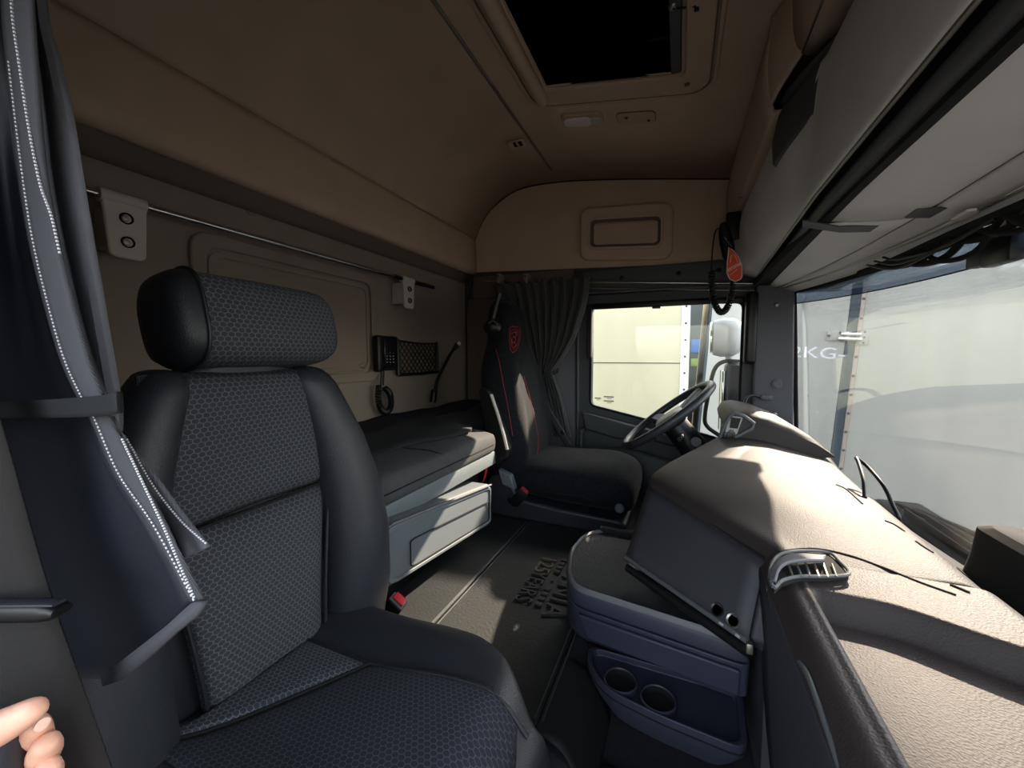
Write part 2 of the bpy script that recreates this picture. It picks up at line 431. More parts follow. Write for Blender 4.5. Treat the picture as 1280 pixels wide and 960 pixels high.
# recessed moulded pocket in the tan panel
PC = (-.29, 1.355); SK = -.075
def pock(u, v, d): return V3((PC[0] + u, YF - .040 + d, PC[1] + v + u * SK))
pk = thing('wall_pocket', (PC[0], YF, 1.22), 'tan moulded storage pocket with raised rim in upper wall above the driver window', 'pocket')
ringframe('rim', rrect(.475, .285, .05, 6), rrect(.37, .155, .03, 6), lambda u, v, d: pock(u, v, d), .034, 'tan', pk, bevel=.013)
ringframe('lip', rrect(.385, .17, .033, 6), rrect(.36, .145, .028, 6), lambda u, v, d: pock(u, v, d - .004), .010, 'tan', pk, bevel=.004)
ringframe('cavity', rrect(.372, .157, .03, 6), rrect(.33, .12, .02, 6), lambda u, v, d: pock(u, v + .004, d + .018), .014, 'browndark', pk, bevel=.002)  # shading of the tan recess, put into a darker brown ring
prism('door_panel', [pock(u * .93, v * .95 - .008, .022) for u, v in rrect(.37, .135, .02, 5)], (0, .008, 0), 'tan', pk, bevel=.003)
# ---- driver door
INr = roundpoly([(x * .0 + x, z) for x, z in [(-.455, .975), (-.455, .43), (.12, .31), (.268, .272), (.268, .958)]], .03)
DOUT = roundpoly([(-.53, 1.035), (-.53, -.12), (.12, -.12), (.34, -.12), (.34, 1.035)], .03)
dr = ringframe('door_1', DOUT, INr, lambda u, v, d: V3((u, 2.165 + d, v)), .054, 'doorplastic', bevel=.006, kind='structure')
SILL = [(-.50, .40), (-.2, .335), (.13, .268), (.30, .235)]
def zs(x): return .40 - (x + .5) * .205
prism('armrest_cap', [V3((x, 2.10, zs(x) - dz)) for x, dz in ((-.49, .0), (-.12, .0), (-.12, .055), (-.30, .095), (-.47, .09))], (0, .066, 0), 'doorplastic', dr, bevel=.012)
prism('armrest_cap', [V3((x, 2.105, zs(x) - dz)) for x, dz in ((-.112, .0), (.28, .0), (.28, .06), (-.112, .055))], (0, .062, 0), 'doorplastic', dr, bevel=.012)
csurf('door_bulge', [[(-.44, 2.163, .18), (-.43, 2.12, .2), (-.25, 2.09, .22), (0, 2.09, .17), (.2, 2.12, .1)], [(-.44, 2.163, .1), (-.42, 2.11, .1), (-.25, 2.075, .1), (0, 2.075, .05), (.2, 2.1, .0)], [(-.44, 2.163, -.1), (-.42, 2.12, -.1), (-.25, 2.09, -.1), (0, 2.09, -.1), (.2, 2.12, -.1)]], 'doorplastic', dr, solid=.006)
tube('door_pull', [V3((-.475, 2.13, .30)), V3((-.48, 2.09, .30)), V3((-.485, 2.085, .27)), V3((-.485, 2.085, .0)), V3((-.48, 2.12, -.03))], .011, 'doorplastic', dr, smooth=4)
tube('door_pull_end', [V3((-.474, 2.11, .305)), V3((-.474, 2.085, .285))], .008, 'alu', dr)
tube('window_seal', [V3((u * 1.0, 2.163, v)) for u, v in INr], .006, 'blackmatt', dr, closed=True, seg=8)
tube('door_seal', [V3((-.52, 2.155, .3)), V3((-.525, 2.155, .9)), V3((-.505, 2.155, 1.03)), V3((-.3, 2.15, 1.042)), V3((.25, 2.15, 1.035)), V3((.315, 2.15, 1.02)), V3((.335, 2.148, .97)), V3((.338, 2.148, .7)), V3((.345, 2.148, .40))], .007, 'pillar', dr, smooth=6)
box('window_top_bar', (-.455, 2.15, .955), (.27, 2.17, .985), 'black', dr, r=.006)
box('window_latch', (-.14, 2.14, .945), (-.10, 2.165, .96), 'black', dr, r=.004)
box('mirror_corner_pad', (.272, 2.105, .665), (.325, 2.168, 1.0), 'black', dr, r=.018, seg=4)
prism('window_rear_trim', [V3((x, 2.145, z)) for x, z in ((-.475, .98), (-.45, .98), (-.45, .70), (-.462, .685), (-.475, .70))], (0, .02, 0), 'black', dr, bevel=.004)
w1 = prism('window_1', [V3((u, 2.195, v)) for u, v in WINr], (0, .004, 0), 'glass', bevel=0, kind='structure')
for i, (x, z, ww) in enumerate(((-.435, .465, .035), (-.385, .475, .055), (-.385, .452, .055))):
    box('etched_mark', (x, 2.192, z), (x + ww, 2.1945, z + .006), 'rubberseal', w1, r=0)
    box('etched_mark', (x + ww * .3, 2.192, z - .008), (x + ww * .8, 2.1945, z - .005), 'rubberseal', w1, r=0)
# ---- A pillar
ap = hexa('trim_1', [V3(p) for p in ((.318, 2.115, .25), (.312, 2.115, 1.03), (.318, 2.2, .25), (.312, 2.2, 1.03), (.478, 2.09, .25), (.452, 2.09, 1.03), (.49, 2.2, .25), (.462, 2.2, 1.03))], 'pillar', bevel=.008, kind='structure')
for p, r in (((971, 480), .021),):
    q = at(*p, 'Y', 2.10); lathe('speaker_button', [(0, .008), (r * .66, .010), (r * .7, .006), (r, .006), (r * 1.05, 0)], frameM(q, (1, 0, 0), (0, 0, 1), (0, -1, 0)), 'pillar', ap)
for p in ((971, 381), (969, 518)):
    q = at(*p, 'Y', 2.10); lathe('screw', [(0, .003), (.006, .003), (.009, .001), (.011, -.003)], frameM(q, (1, 0, 0), (0, 0, 1), (0, -1, 0)), 'alu', ap, seg=14)
q = at(958, 497, 'Y', 2.09)
box('cable_clip', q - V3((.024, .012, .011)), q + V3((.024, .012, .011)), 'pillar', ap, r=.006)
tube('clip_cable', [q + V3((-.02, 0, 0)), at(940, 494, 'Y', 2.07), at(932, 500, 'Y', 2.05), at(930, 520, 'Y', 2.03), V3((.26, 2.03, .38))], .006, 'black', ap, smooth=5)
# ---- windscreen
def bow(y): return 1 - ((y - 1.1) / 1.02) ** 2
def wsx(y, z): # windscreen surface
    t = (z - .05) / .95; return (.505 + .215 * bow(y)) * (1 - t) + (.458 + .155 * bow(y)) * t
def wsp(y, z): return V3((wsx(y, z), y, z))
ysw = [.06 + 2.05 * i / 24 for i in range(25)]
def ztop(y): return .985 - .01 * bow(y)
def zband(y): return .905 + .03 * (1 - bow(y))
w2 = grid('window_2', [[wsp(y, .02 + (zband(y) - .02) * k / 8) for y in ysw] for k in range(9)], 'glass', solid=.004, kind='structure')
grid('tint_band', [[wsp(y, zband(y) + (ztop(y) - zband(y)) * k / 2) for y in ysw] for k in range(3)], 'glasstint', w2, solid=.004)
tube('band_edge', [wsp(y, zband(y)) for y in ysw], .002, 'blackmatt', w2, seg=6)
tube('windscreen_seal', [wsp(y, ztop(y)) + V3((-.006, 0, 0)) for y in ysw] + [wsp(2.11, .98 - .09 * k) + V3((-.006, -.005, 0)) for k in range(1, 9)], .009, 'blackmatt', w2, seg=8)
# ---- front and near shell (out of sight, keeps stray light out)
box('wall_front', (.60, YN - .05, 1.005), (.65, YF + .05, 1.82), 'cabwhite', r=0, kind='structure')
box('wall_front', (.44, YF - .01, 1.0), (.66, YF + .05, 1.82), 'cabwhite', r=0, kind='structure')
box('wall_front', (.70, YN - .05, -.5), (.74, YF + .03, .045), 'cabwhite', r=0, kind='structure')
box('wall_front', (.44, YF - .03, -.5), (.74, YF + .03, .12), 'cabwhite', r=0, kind='structure')
NO = roundpoly([(-1.31, 1.82), (-1.31, -.5), (.60, -.5), (.60, 1.82)], .001); NI = roundpoly([(-.47, 1.02), (-.47, -.42), (.43, -.42), (.43, 1.02)], .04)
ringframe('wall_near', NO, NI, lambda u, v, d: V3((u, YN - .06 + d, v)), .06, 'doorplastic', bevel=0, kind='structure')

# ================================================================== overhead shelf
YS0, YS1 = -.01, 2.15
sh = thing('overhead_shelf', (.3, 1.1, 1.0), 'long overhead storage shelf with rounded grey front and tan locker doors above the windscreen', 'shelf')
ysh = [YS1 - (YS1 - YS0) * k / 8 for k in range(9)]
YB_ = 1.19
def e1(y):  # grey front lower edge (x, z)
    t = (2.15 - y) / 2.15; return .306 - .046 * min(1, t * 1.9), 1.05
FAR_ = [(.27, 1.335), (.24, 1.33), (.226, 1.305), (.217, 1.25), (.222, 1.17), (.248, 1.095)]
NEAR_ = [(.33, 1.36), (.29, 1.352), (.268, 1.33), (.257, 1.28), (.252, 1.20), (.250, 1.12)]
rowsG = []
for y in (2.15, 1.8, 1.5, 1.3, 1.21, 1.165, 1.12, 1.075, 1.03, .7, .35, -.01):
    t = 1 - ss(1.04, 1.21, y); x1, z1 = e1(y)
    rowsG.append([(a[0] + (b[0] - a[0]) * t, y, a[1] + (b[1] - a[1]) * t) for a, b in zip(FAR_, NEAR_)] + [(x1 - .005, y, 1.064), (x1 + .004, y, z1 + .006)])
csurf('rounded_front', rowsG, 'ovgrey', sh, nu=5, nv=2, solid=.006)
tube('front_edge_bead', [V3((e1(y)[0] + .002, y, e1(y)[1] + .004)) for y in ysh], .004, 'alu', sh, seg=8)
csurf('slot', [[(e1(y)[0], y, 1.056), (e1(y)[0] + .012, y, 1.075), (e1(y)[0] + .03, y, 1.075), (e1(y)[0] + .04, y, 1.05)] for y in ysh], 'blackmatt', sh, nu=3, nv=1, solid=.004)
csurf('slot_lip', [[(e1(y)[0] + .022, y, 1.052), (e1(y)[0] + .03, y, 1.036), (e1(y)[0] + .042, y, 1.034)] for y in ysh], 'ovdark', sh, nu=3, nv=1, solid=.005)
def e4(y): return wsx(y, .99) - .012
def mid(y): x0 = e1(y)[0] + .042; return x0 + (e4(y) - x0) * .60
for nm, ya, yb in (('visor_panel', .0, 1.185), ('visor_panel', 1.20, 2.12)):
    yy = [ya + (yb - ya) * k / 6 for k in range(7)]
    csurf(nm, [[(e1(y)[0] + .042, y, 1.034), (e1(y)[0] + .06, y, 1.024), (e1(y)[0] * .4 + mid(y) * .6, y, 1.017), (mid(y) - .02, y, 1.014), (mid(y), y, 1.020)] for y in yy], 'ovgrey', sh, nu=4, nv=2, solid=.006)
yy = [2.13 * k / 10 for k in range(11)]
csurf('front_strip', [[(mid(y) + .003, y, 1.017), (mid(y) * .5 + e4(y) * .5 - .03, y, 1.010), (e4(y) - .055, y, 1.003)] for y in yy], 'ovgrey', sh, nu=3, nv=2, solid=.006)
csurf('front_strip', [[(e4(y) - .040, y, 1.002), (e4(y) - .02, y, .996), (e4(y), y, .986), (e4(y) + .008, y, .996)] for y in yy], 'ovgrey', sh, nu=3, nv=2, solid=.006)
for dx in (-.052, -.044):
    tube('trim_rail', [V3((e4(y) + dx, y, 1.000)) for y in cr([(0, q, 0) for q in yy[:-1]], 2) for y in (y.y,)], .0028, 'alu', sh, seg=8)
box('slot_channel', (.30, 0, 1.022), (.58, 2.13, 1.05), 'blackmatt', sh, r=0)
prism('finger_slot', [at(x, y, 'Z', 1.016) for x, y in ((1003, 274), (1050, 282), (1108, 279), (1102, 288), (1050, 289), (1003, 282))], (0, 0, -.004), 'ovdark', sh, bevel=.001)
prism('map_slot', [at(x, y, 'Z', 1.012) for x, y in ((1130, 271), (1146, 260), (1186, 258), (1168, 271))], (0, 0, -.003), 'ovdark', sh, bevel=.001)
prism('courtesy_lens', [at(x, y, 'Z', .994) for x, y in ((1188, 272), (1208, 261), (1222, 259), (1224, 262), (1212, 270), (1198, 273))], (0, 0, -.006), 'lens', sh, bevel=.002)
# tan locker doors
csurf('locker_door', [[(.25, y, 1.325), (.208, y, 1.318), (.197, y, 1.33), (.186, y, 1.38), (.183, y, 1.46), (.195, y, 1.555)] for y in (1.215, 1.5, 1.8, 2.15)], 'tan', sh, nu=4, nv=4, solid=.006)
csurf('locker_door', [[(.33, y, 1.405), (.265, y, 1.388), (.240, y, 1.394), (.226, y, 1.42), (.218, y, 1.47), (.215, y, 1.55)] for y in (.0, .4, .8, 1.135)], 'tan', sh, nu=4, nv=4, solid=.006)
tube('locker_edge', [V3((.236, y, 1.392)) for y in (0, .4, .8, 1.13)], .0025, 'alu', sh, seg=6)
tube('locker_edge', [V3((.201, y, 1.320)) for y in (1.215, 1.6, 2.14)], .0025, 'alu', sh, seg=6)
csurf('side_cheek', [[(.19, 1.225, 1.56), (.184, 1.222, 1.44), (.194, 1.222, 1.335)], [(.205, 1.19, 1.56), (.195, 1.18, 1.45), (.205, 1.18, 1.35)], [(.215, 1.135, 1.56), (.22, 1.13, 1.46), (.238, 1.13, 1.39)]], 'tan', sh, solid=.006)
box('locker_back', (.335, 0, 1.06), (.36, 2.15, 1.56), 'blackmatt', sh, r=0)
# divider bracket: dark end cap between the deep and the shallow shelf front
def brk(y, off):
    t = 1 - ss(1.04, 1.21, y); P = [(a[0] + (b[0] - a[0]) * t - off, a[1] + (b[1] - a[1]) * t) for a, b in zip(FAR_, NEAR_)][1:5]
    P[-1] = (P[-1][0], P[-1][1] + .02)
    return [V3((x, y, z)) for x, z in roundpoly([(.30, 1.395 - .03 * t), (P[0][0] - .01, P[0][1] + .02)] + P + [(.30, P[-1][1])], .012, 3)]
loft('divider_bracket', [brk(1.24, .014), brk(1.21, .016), brk(1.18, .015), brk(1.14, .012), brk(1.09, .008), brk(1.05, -.004)], 'ovdark', sh)
box('locker_latch', (.190, 1.77, 1.313), (.204, 1.80, 1.325), 'alu', sh, r=.003)
# roller blind pack and sensor hanging at the top of the windscreen
rb = thing('roller_blind', (.56, 1.2, .95), 'black crumpled roller blind and cables tucked along the windscreen top edge', 'blind')
pts = [V3((wsx(y, .96) - .054, y, .973 - .004 * math.sin(y * 9))) for y in [1.62 - 1.5 * k / 14 for k in range(15)]]
tube('blind_roll', pts, [.008, .017], 'blackmatt', rb, seg=12, smooth=2)
for k in range(7):
    y0 = 1.52 - k * .09; off = .012 * (k % 3)
    tube('blind_fold', [V3((wsx(y0, .95) - .058, y0, .968)), V3((wsx(y0 - .08, .94) - .052 - off * .3, y0 - .08, .948 - off)), V3((wsx(y0 - .17, .94) - .050, y0 - .17, .946 - off)), V3((wsx(y0 - .26, .95) - .058, y0 - .26, .968))], .006 + .002 * (k % 2), 'blackmatt', rb, smooth=5)
for k in range(3):
    tube('cable', [V3((.50, 1.5 - k * .05, .97)), V3((.515, 1.36, .93 + .012 * k)), V3((.535, 1.22, .945)), V3((.55, 1.08, .965))], .003, 'black', rb, smooth=6)
sn = thing('rain_sensor', (.60, 1.14, .90), 'small black sensor box fixed at the top of the windscreen', 'sensor')
c0 = at(1250, 314, 'X', .602)
box('housing', c0 + V3((-.013, -.05, -.028)), c0 + V3((.014, .035, .03)), 'black', sn, r=.006)
box('bracket_arm', c0 + V3((-.01, -.012, .028)), c0 + V3((.006, .006, .075)), 'rivetstrip', sn, r=.003)
box('foot', c0 + V3((-.012, .035, -.02)), c0 + V3((.014, .085, .02)), 'bandgrey', sn, r=.005)

# ================================================================== ceiling things
ht = thing('roof_hatch', (-.24, 1.1, 1.60), 'roof hatch with tan frame and black opening in the ceiling', 'hatch')
def h3(u, v, d): x = -.2425 + u; return V3((x, 1.10 + v, zc(x) - .004 + d))
ringframe('frame', rrect(.60, .80, .07, 6), rrect(.455, .61, .02, 6), lambda u, v, d: h3(u + .004, v, -d), .014, 'tan', ht, bevel=.006)
tube('frame_bead', [h3(u + .004, v, -.002) for u, v in rrect(.63, .83, .08, 6)], .008, 'tan', ht, closed=True)
tube('frame_line', [h3(u + .004, v, -.011) for u, v in rrect(.602, .802, .07, 6)], .0022, 'browndark', ht, closed=True, seg=6)
tube('blind_roller', [h3(-.25, v, -.03) for v in (-.30, 0, .335)], .022, 'tan', ht, seg=16)
box('blind_bar', V3((-.052, .80, 1.585)), V3((-.022, 1.395, 1.605)), 'bandgrey', ht, r=.006)
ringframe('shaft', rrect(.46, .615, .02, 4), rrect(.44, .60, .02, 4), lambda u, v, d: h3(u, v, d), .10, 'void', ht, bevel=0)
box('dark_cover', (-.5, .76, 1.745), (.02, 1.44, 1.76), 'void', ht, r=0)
q = at(841, 11, 'Z', 1.58); lathe('knob', [(0, .0), (.007, 0), (.011, .004), (.011, .012), (.0, .012)], frameM(q, (1, 0, 0), (0, 1, 0)), 'alu', ht, seg=16)
tube('knob_cord', [q, at(855, 10, 'Z', 1.585), at(870, 7, 'Z', 1.575)], .0025, 'black', ht, smooth=4)
box('cord_hook', at(871, 7, 'Z', 1.58) - V3((.006, .004, .01)), at(871, 7, 'Z', 1.58) + V3((.006, .008, .012)), 'black', ht, r=.002)
q = at(859, 106, 'Z', 1.572); box('frame_clip', q - V3((.008, .004, .003)), q + V3((.008, .004, .004)), 'browndark', ht, r=.002)
st = tube('ceiling_rail', [V3((-.655, y, 1.683)) for y in (.0, .5, 1.0, 1.5, 2.05)], .006, 'alu', label='slim aluminium curtain rail running across the tan ceiling', cat='rail')
hk = thing('coat_hook', (-.70, 1.72, 1.66), 'small tan coat hook on the ceiling beside the aluminium rail', 'hook')
c = at(648, 183, 'Z', 1.665)
box('base', c + V3((-.042, -.03, -.004)), c + V3((.036, .022, .02)), 'tan', hk, r=.01, seg=3)
box('recess', c + V3((-.014, -.034, -.006)), c + V3((.028, -.006, .004)), 'blackmatt', hk, r=.003)
box('prong', c + V3((.003, -.04, -.008)), c + V3((.012, -.01, .0)), 'tan', hk, r=.002)
lp = thing('ceiling_lamp', (-.39, 1.60, 1.63), 'oblong ceiling lamp with a milky lens beside the roof hatch', 'lamp')
def lamp3(cx, cy): return lambda u, v, d: V3((cx + u, cy + v, zc(cx + u) - .006 - d))
g = lamp3(-.385, 1.612)
prism('base', [g(u, v, 0) for u, v in rrect(.165, .075, .025)], (0, 0, -.012), 'tan', lp, bevel=.004)
prism('lens', [g(u - .02, v, .012) for u, v in rrect(.11, .06, .022)], (0, 0, -.010), 'lens', lp, bevel=.005)
prism('spot_lens', [g(u + .052, v + .004, .012) for u, v in rrect(.045, .05, .012)], (0, 0, -.008), 'bracket', lp, bevel=.004)
lp2 = thing('ceiling_cover', (-.17, 1.63, 1.6), 'oblong tan blanking plate with two small screws beside the ceiling lamp', 'plate')
g2 = lamp3(-.182, 1.633)
prism('plate', [g2(u, v, 0) for u, v in rrect(.14, .07, .02)], (0, 0, -.007), 'tan', lp2, bevel=.003)
ringframe('plate_groove', rrect(.144, .074, .021), rrect(.138, .068, .019), lambda u, v, d: g2(u, v, .002 + d), .003, 'browndark', lp2, bevel=0)
for dx, dy in ((-.035, -.008), (.045, .018)):
    lathe('screw', [(0, .003), (.004, .003), (.006, 0)], frameM(g2(dx, dy, .008), (1, 0, 0), (0, -1, 0)), 'black', lp2, seg=12)

# ================================================================== outside
box('ground', (-30, -30, -1.50), (40, 60, -1.45), 'asphalt', r=0, kind='structure')
ta = thing('cream_trailer', (-3, 5.3, -1.45), 'cream box trailer with horizontal panel seam seen through the driver window', 'trailer')
box('side_wall', (-9, 5.2, -.6), (.10, 7.6, 2.45), 'traileryel', ta, r=.02)
box('panel_seam', (-9, 5.192, .615), (.02, 5.2, .625), 'rubberseal', ta, r=0)
box('corner_post', (.0, 5.185, -.6), (.095, 5.2, 2.45), 'white', ta, r=.005)
for k in range(12): lathe('rivet', [(0, .006), (.012, .004), (.014, 0)], frameM((.05, 5.184, 1.5 - k * .2), (1, 0, 0), (0, 0, 1), (0, -1, 0)), 'bandgrey', ta, seg=8)
box('underframe', (-9, 5.5, -1.0), (.05, 7.3, -.6), 'black', ta, r=.01)
for k in range(3):
    lathe('wheel', [(0, -.12), (.48, -.12), (.5, -.08), (.5, .08), (.48, .12), (0, .12)], frameM((-7 + k * 1.3, 5.45, -.95), (1, 0, 0), (0, 0, 1)), 'black', ta, seg=28)
tb = thing('white_trailer', (3, 5.3, -1.45), 'grey-white box trailer with hinged door and dark seal filling the windscreen view', 'trailer')
TL = Matrix.Translation((1.63, 5.2, .9)) @ Matrix.Rotation(math.radians(3.4), 4, 'Y') @ Matrix.Translation((-1.63, -5.2, -.9))
def tbox(name, lo, hi, m, r=.004): return box(name, lo, hi, m, tb, r=r, M=TL)
tbox('side_wall', (.30, 5.22, -.75), (9, 7.6, 2.40), 'trailer', .02)
tbox('door_panel', (.31, 5.205, -1.38), (1.595, 5.23, 2.40), 'trailer', .006)
tbox('wall_panel', (1.722, 5.205, -1.38), (9, 5.23, 2.40), 'trailer', .006)
tbox('end_frame', (.285, 5.21, -1.38), (.31, 5.5, 2.40), 'rubberseal')
tbox('door_seal', (1.60, 5.206, -1.38), (1.682, 5.23, 2.40), 'rubberseal', .004)
tbox('rivet_strip', (1.684, 5.2, -1.38), (1.72, 5.23, 2.40), 'rivetstrip', .004)
for k in range(14): lathe('rivet', [(0, .008), (.012, .006), (.015, 0)], TL @ frameM((1.702, 5.2, 1.9 - k * .2), (1, 0, 0), (0, 0, 1), (0, -1, 0)), 'bandgrey', tb, seg=8)
tbox('hinge_plate', (1.43, 5.185, .86), (1.62, 5.206, .96), 'bracket'); tbox('hinge_plate', (1.70, 5.18, .83), (1.775, 5.2, .98), 'bracket')
tbox('hinge_arm', (1.52, 5.165, .865), (1.72, 5.187, .90), 'steel'); tbox('hinge_arm', (1.54, 5.165, .915), (1.71, 5.187, .95), 'steel')
for x, z in ((1.445, .91), (1.54, .945), (1.54, .875), (1.74, .96), (1.74, .905), (1.74, .85)):
    lathe('bolt', [(0, .010), (.010, .010), (.014, 0)], TL @ frameM((x, 5.184, z), (1, 0, 0), (0, 0, 1), (0, -1, 0)), 'bandgrey', tb, seg=8)
text('chalk_writing', '2KG-', TL @ frameM((1.37, 5.2035, .72), (1, 0, 0), (0, 0, 1)), .17, .001, 'chalk', tb, sx=1.3)
tbox('underframe', (.4, 5.5, -1.2), (9, 7.3, -.75), 'black')
for k in range(3):
    lathe('wheel', [(0, -.12), (.48, -.12), (.5, -.08), (.5, .08), (.48, .12), (0, .12)], frameM((5 + k * 1.3, 5.6, -.95), (1, 0, 0), (0, 0, 1)), 'black', tb, seg=28)
gp = thing('parked_lorry', (.4, 9, -1.45), 'distant dark lorry with blue panel glimpsed through the gap between two trailers', 'lorry')
box('cab', (-.3, 9, -.6), (1.6, 10.6, 2.6), 'rubberseal', gp, r=.1); box('load', (-1.5, 10.6, -.6), (2.6, 14, 2.6), 'rubberseal', gp, r=.03)
box('blue_panel', (.2, 8.98, .78), (1.5, 9.0, 1.05), 'blue', gp, r=.01); box('green_panel', (.2, 8.98, .50), (1.5, 9.0, .66), 'green', gp, r=.01)
for x in (.1, 1.3): lathe('wheel', [(0, -.12), (.42, -.12), (.45, 0), (.42, .12), (0, .12)], frameM((x, 9.3, -1.0), (0, 1, 0), (0, 0, 1)), 'black', gp)
box('chassis', (-.2, 9, -1.0), (1.8, 13, -.3), 'black', gp, r=.02)
# driver-side mirrors
mu = thing('wide_angle_mirror', (.24, 2.6, .68), 'white rounded wide-angle mirror housing above the large mirror outside the driver window', 'mirror')
loft('housing', [sring((.245 + dx, 2.6, .81), (0, 1, 0), (0, 0, 1), a, b, 2.8, 24) for dx, a, b in ((-.085, .03, .06), (-.07, .07, .10), (-.03, .085, .112), (.03, .085, .11), (.07, .06, .085), (.082, .03, .05))], 'mirrorwhite', mu)
loft('mirror_glass', [sring((.16 + dx, 2.6, .81), (0, 1, 0), (0, 0, 1), a, b, 2.8, 24) for dx, a, b in ((-.006, .03, .055), (-.004, .062, .09), (.004, .062, .09))], 'mirrorglass', mu)
tube('stem', [V3((.26, 2.6, .71)), V3((.265, 2.6, .679))], .022, 'mirrorwhite', mu)
ml = thing('large_mirror', (.30, 2.6, .25), 'tall black main mirror on a bent tubular arm outside the driver window', 'mirror')
loft('housing', [sring((.30, 2.6, z), (1, 0, 0), (0, 1, 0), a, b, 3, 20) for z, a, b in ((.20, .03, .05), (.23, .06, .085), (.32, .068, .095), (.58, .068, .095), (.65, .06, .085), (.675, .03, .05))], 'darkplastic', ml)
box('mirror_glass', (.222, 2.53, .26), (.234, 2.67, .62), 'mirrorglass', ml, r=.004)
tube('arm', [at(x, y, 'Y', 2.56) for x, y in ((925, 452), (905, 452), (893, 462), (886, 490), (881, 520), (884, 533), (900, 545))] + [V3((.33, 2.4, .18)), V3((.40, 2.28, .16))], .012, 'black', ml, smooth=5)

# ================================================================== dashboard
da = thing('dashboard', (.3, 1.1, -.12), 'dark grey moulded dashboard with sunlit grained top below the windscreen', 'dashboard')
K, B = V3((-.070, 1.10, .372)), V3((.150, .772, .358))
Kb, Bb = at(784, 698, 'Z', .215), at(937, 803, 'Z', .225)
edge = [(.20, 1.74, .41), (.155, 1.62, .417), (.09, 1.46, .412), (.012, 1.29, .40), (-.040, 1.17, .39), (-.060, 1.10, .382), (-.03, 1.045, .379), (.035, .95, .376), (.10, .855, .371), (.158, .772, .366)]
ridge = [(.47, 1.84, .37), (.455, 1.70, .37), (.43, 1.53, .372), (.415, 1.36, .372), (.41, 1.24, .370), (.408, 1.15, .369), (.406, 1.08, .368), (.404, .98, .366), (.402, .885, .364), (.40, .79, .362)]
rowsD = []
for i, (e, r) in enumerate(zip(edge, ridge)):
    e, r = V3(e), V3(r); out = V3((-.012, 0, 0)) if i < 5 else V3((-.006, -.010, 0)); h = (r - e)
    b = .020; fd = 1 - ss(6.5, 9, i); e0 = .018 * fd
    rowsD.append([e + V3((0, 0, -.035)) + out * .6, e + out * .7 + V3((0, 0, -.014)), e + h * .05 + V3((0, 0, .004)), e + h * .22 + V3((0, 0, e0)), e + h * .5 + V3((0, 0, (b + .004) * fd)), e + h * .8 + V3((0, 0, .012 * fd)), r, r + V3((.03, 0, -.018)), r + V3((.075, 0, -.075)), V3((wsx(r.y, .2) - .02, r.y, .17))])
lastr = rowsD[-1]; rowsD.append([p + V3((.004, -.014, -.004)) for p in lastr]); rowsD.append([p + V3((.006, -.018, -.022)) for p in lastr])
csurf('centre_top', rowsD, 'dash', da, nu=5, nv=5, solid=.004)
# body below the top
def stack(z, A, Kp, Bp): return [V3((*A, z)), V3((A[0] * .5 + Kp[0] * .5, A[1] * .5 + Kp[1] * .5, z)), V3((Kp[0], Kp[1], z)), V3((Bp[0], Bp[1], z)), V3((.395, Bp[1] - .01, z)), V3((.395, A[1], z))]
loft('centre_stack', [stack(.36, (.18, 1.70), (K.x + .012, K.y), (B.x + .006, B.y)), stack(.225, (.16, 1.70), (Kb.x + .014, Kb.y), (Bb.x + .006, Bb.y + .008)), stack(.190, (.19, 1.70), (Kb.x + .05, Kb.y), (Bb.x + .03, Bb.y + .03))], 'dashface', da, bevel=.004)
box('stack_foot', (.158, .79, -.118), (.46, 1.70, .192), 'dashface', da, r=.004)
nrm = (B - K).cross(Kb - K).normalized(); nrm = nrm if nrm.y < 0 else -nrm
q0 = [K.lerp(B, .02) + V3((0, 0, -.018)), K.lerp(B, .985) + V3((0, 0, -.015)), Bb, Kb]
pl = [V3((*p, 0)) for p in roundpoly([(0, 0), (1, 0), (1, 1), (0, 1)], .04, 3)]
def bil(u, v): return (q0[0] * (1 - u) + q0[1] * u) * (1 - v) + (q0[3] * (1 - u) + q0[2] * u) * v
fp = grid('face_panel', [[bil(u / 10, v / 6) + nrm * (.004 + .006 * math.sin(math.pi * u / 10) * math.sin(math.pi * v / 6)) for u in range(11)] for v in range(7)], 'dashface', da, solid=.004)
tube('seam', [bil(u / 10, 0) + nrm * .005 + V3((0, 0, .006)) for u in range(11)], .0025, 'blackmatt', da, seg=6)
tube('face_lip', [bil(u / 10, 1) + nrm * .004 for u in range(11)], .0055, 'bandgrey', da, seg=10)
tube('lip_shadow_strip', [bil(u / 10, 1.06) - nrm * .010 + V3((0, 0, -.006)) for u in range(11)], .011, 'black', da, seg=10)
box('lip_end', Bb + V3((-.006, -.012, -.014)), Bb + V3((.004, .0, .004)), 'alu', da, r=.002)
tn = (bil(1, .9) - bil(0, .9)).normalized()
for (px, py), mm in (((897, 762), 'black'), ((917, 776), 'alu')):
    c = drape(px, py, 0, ('face_panel',)) or bil(.8, .9)
    MM = frameM(c, tn, nrm.cross(tn), nrm)
    s = lathe('power_socket', [(0, -.006), (.0085, -.006), (.009, .001), (.0115, .003), (.0125, 0)], MM, mm, fp, seg=24)
    lathe('socket_hole', [(0, .0015), (.0088, .0015), (.0088, -.004)], MM, 'void', fp, seg=20)
    for a, b_ in ((.002, .015), (.005, -.017)):
        box('socket_mark', (-.004, -.002, .0), (.004, .002, .0012), 'switchgrey', fp, r=0, M=MM @ Matrix.Translation((a + .012, b_, 0)))
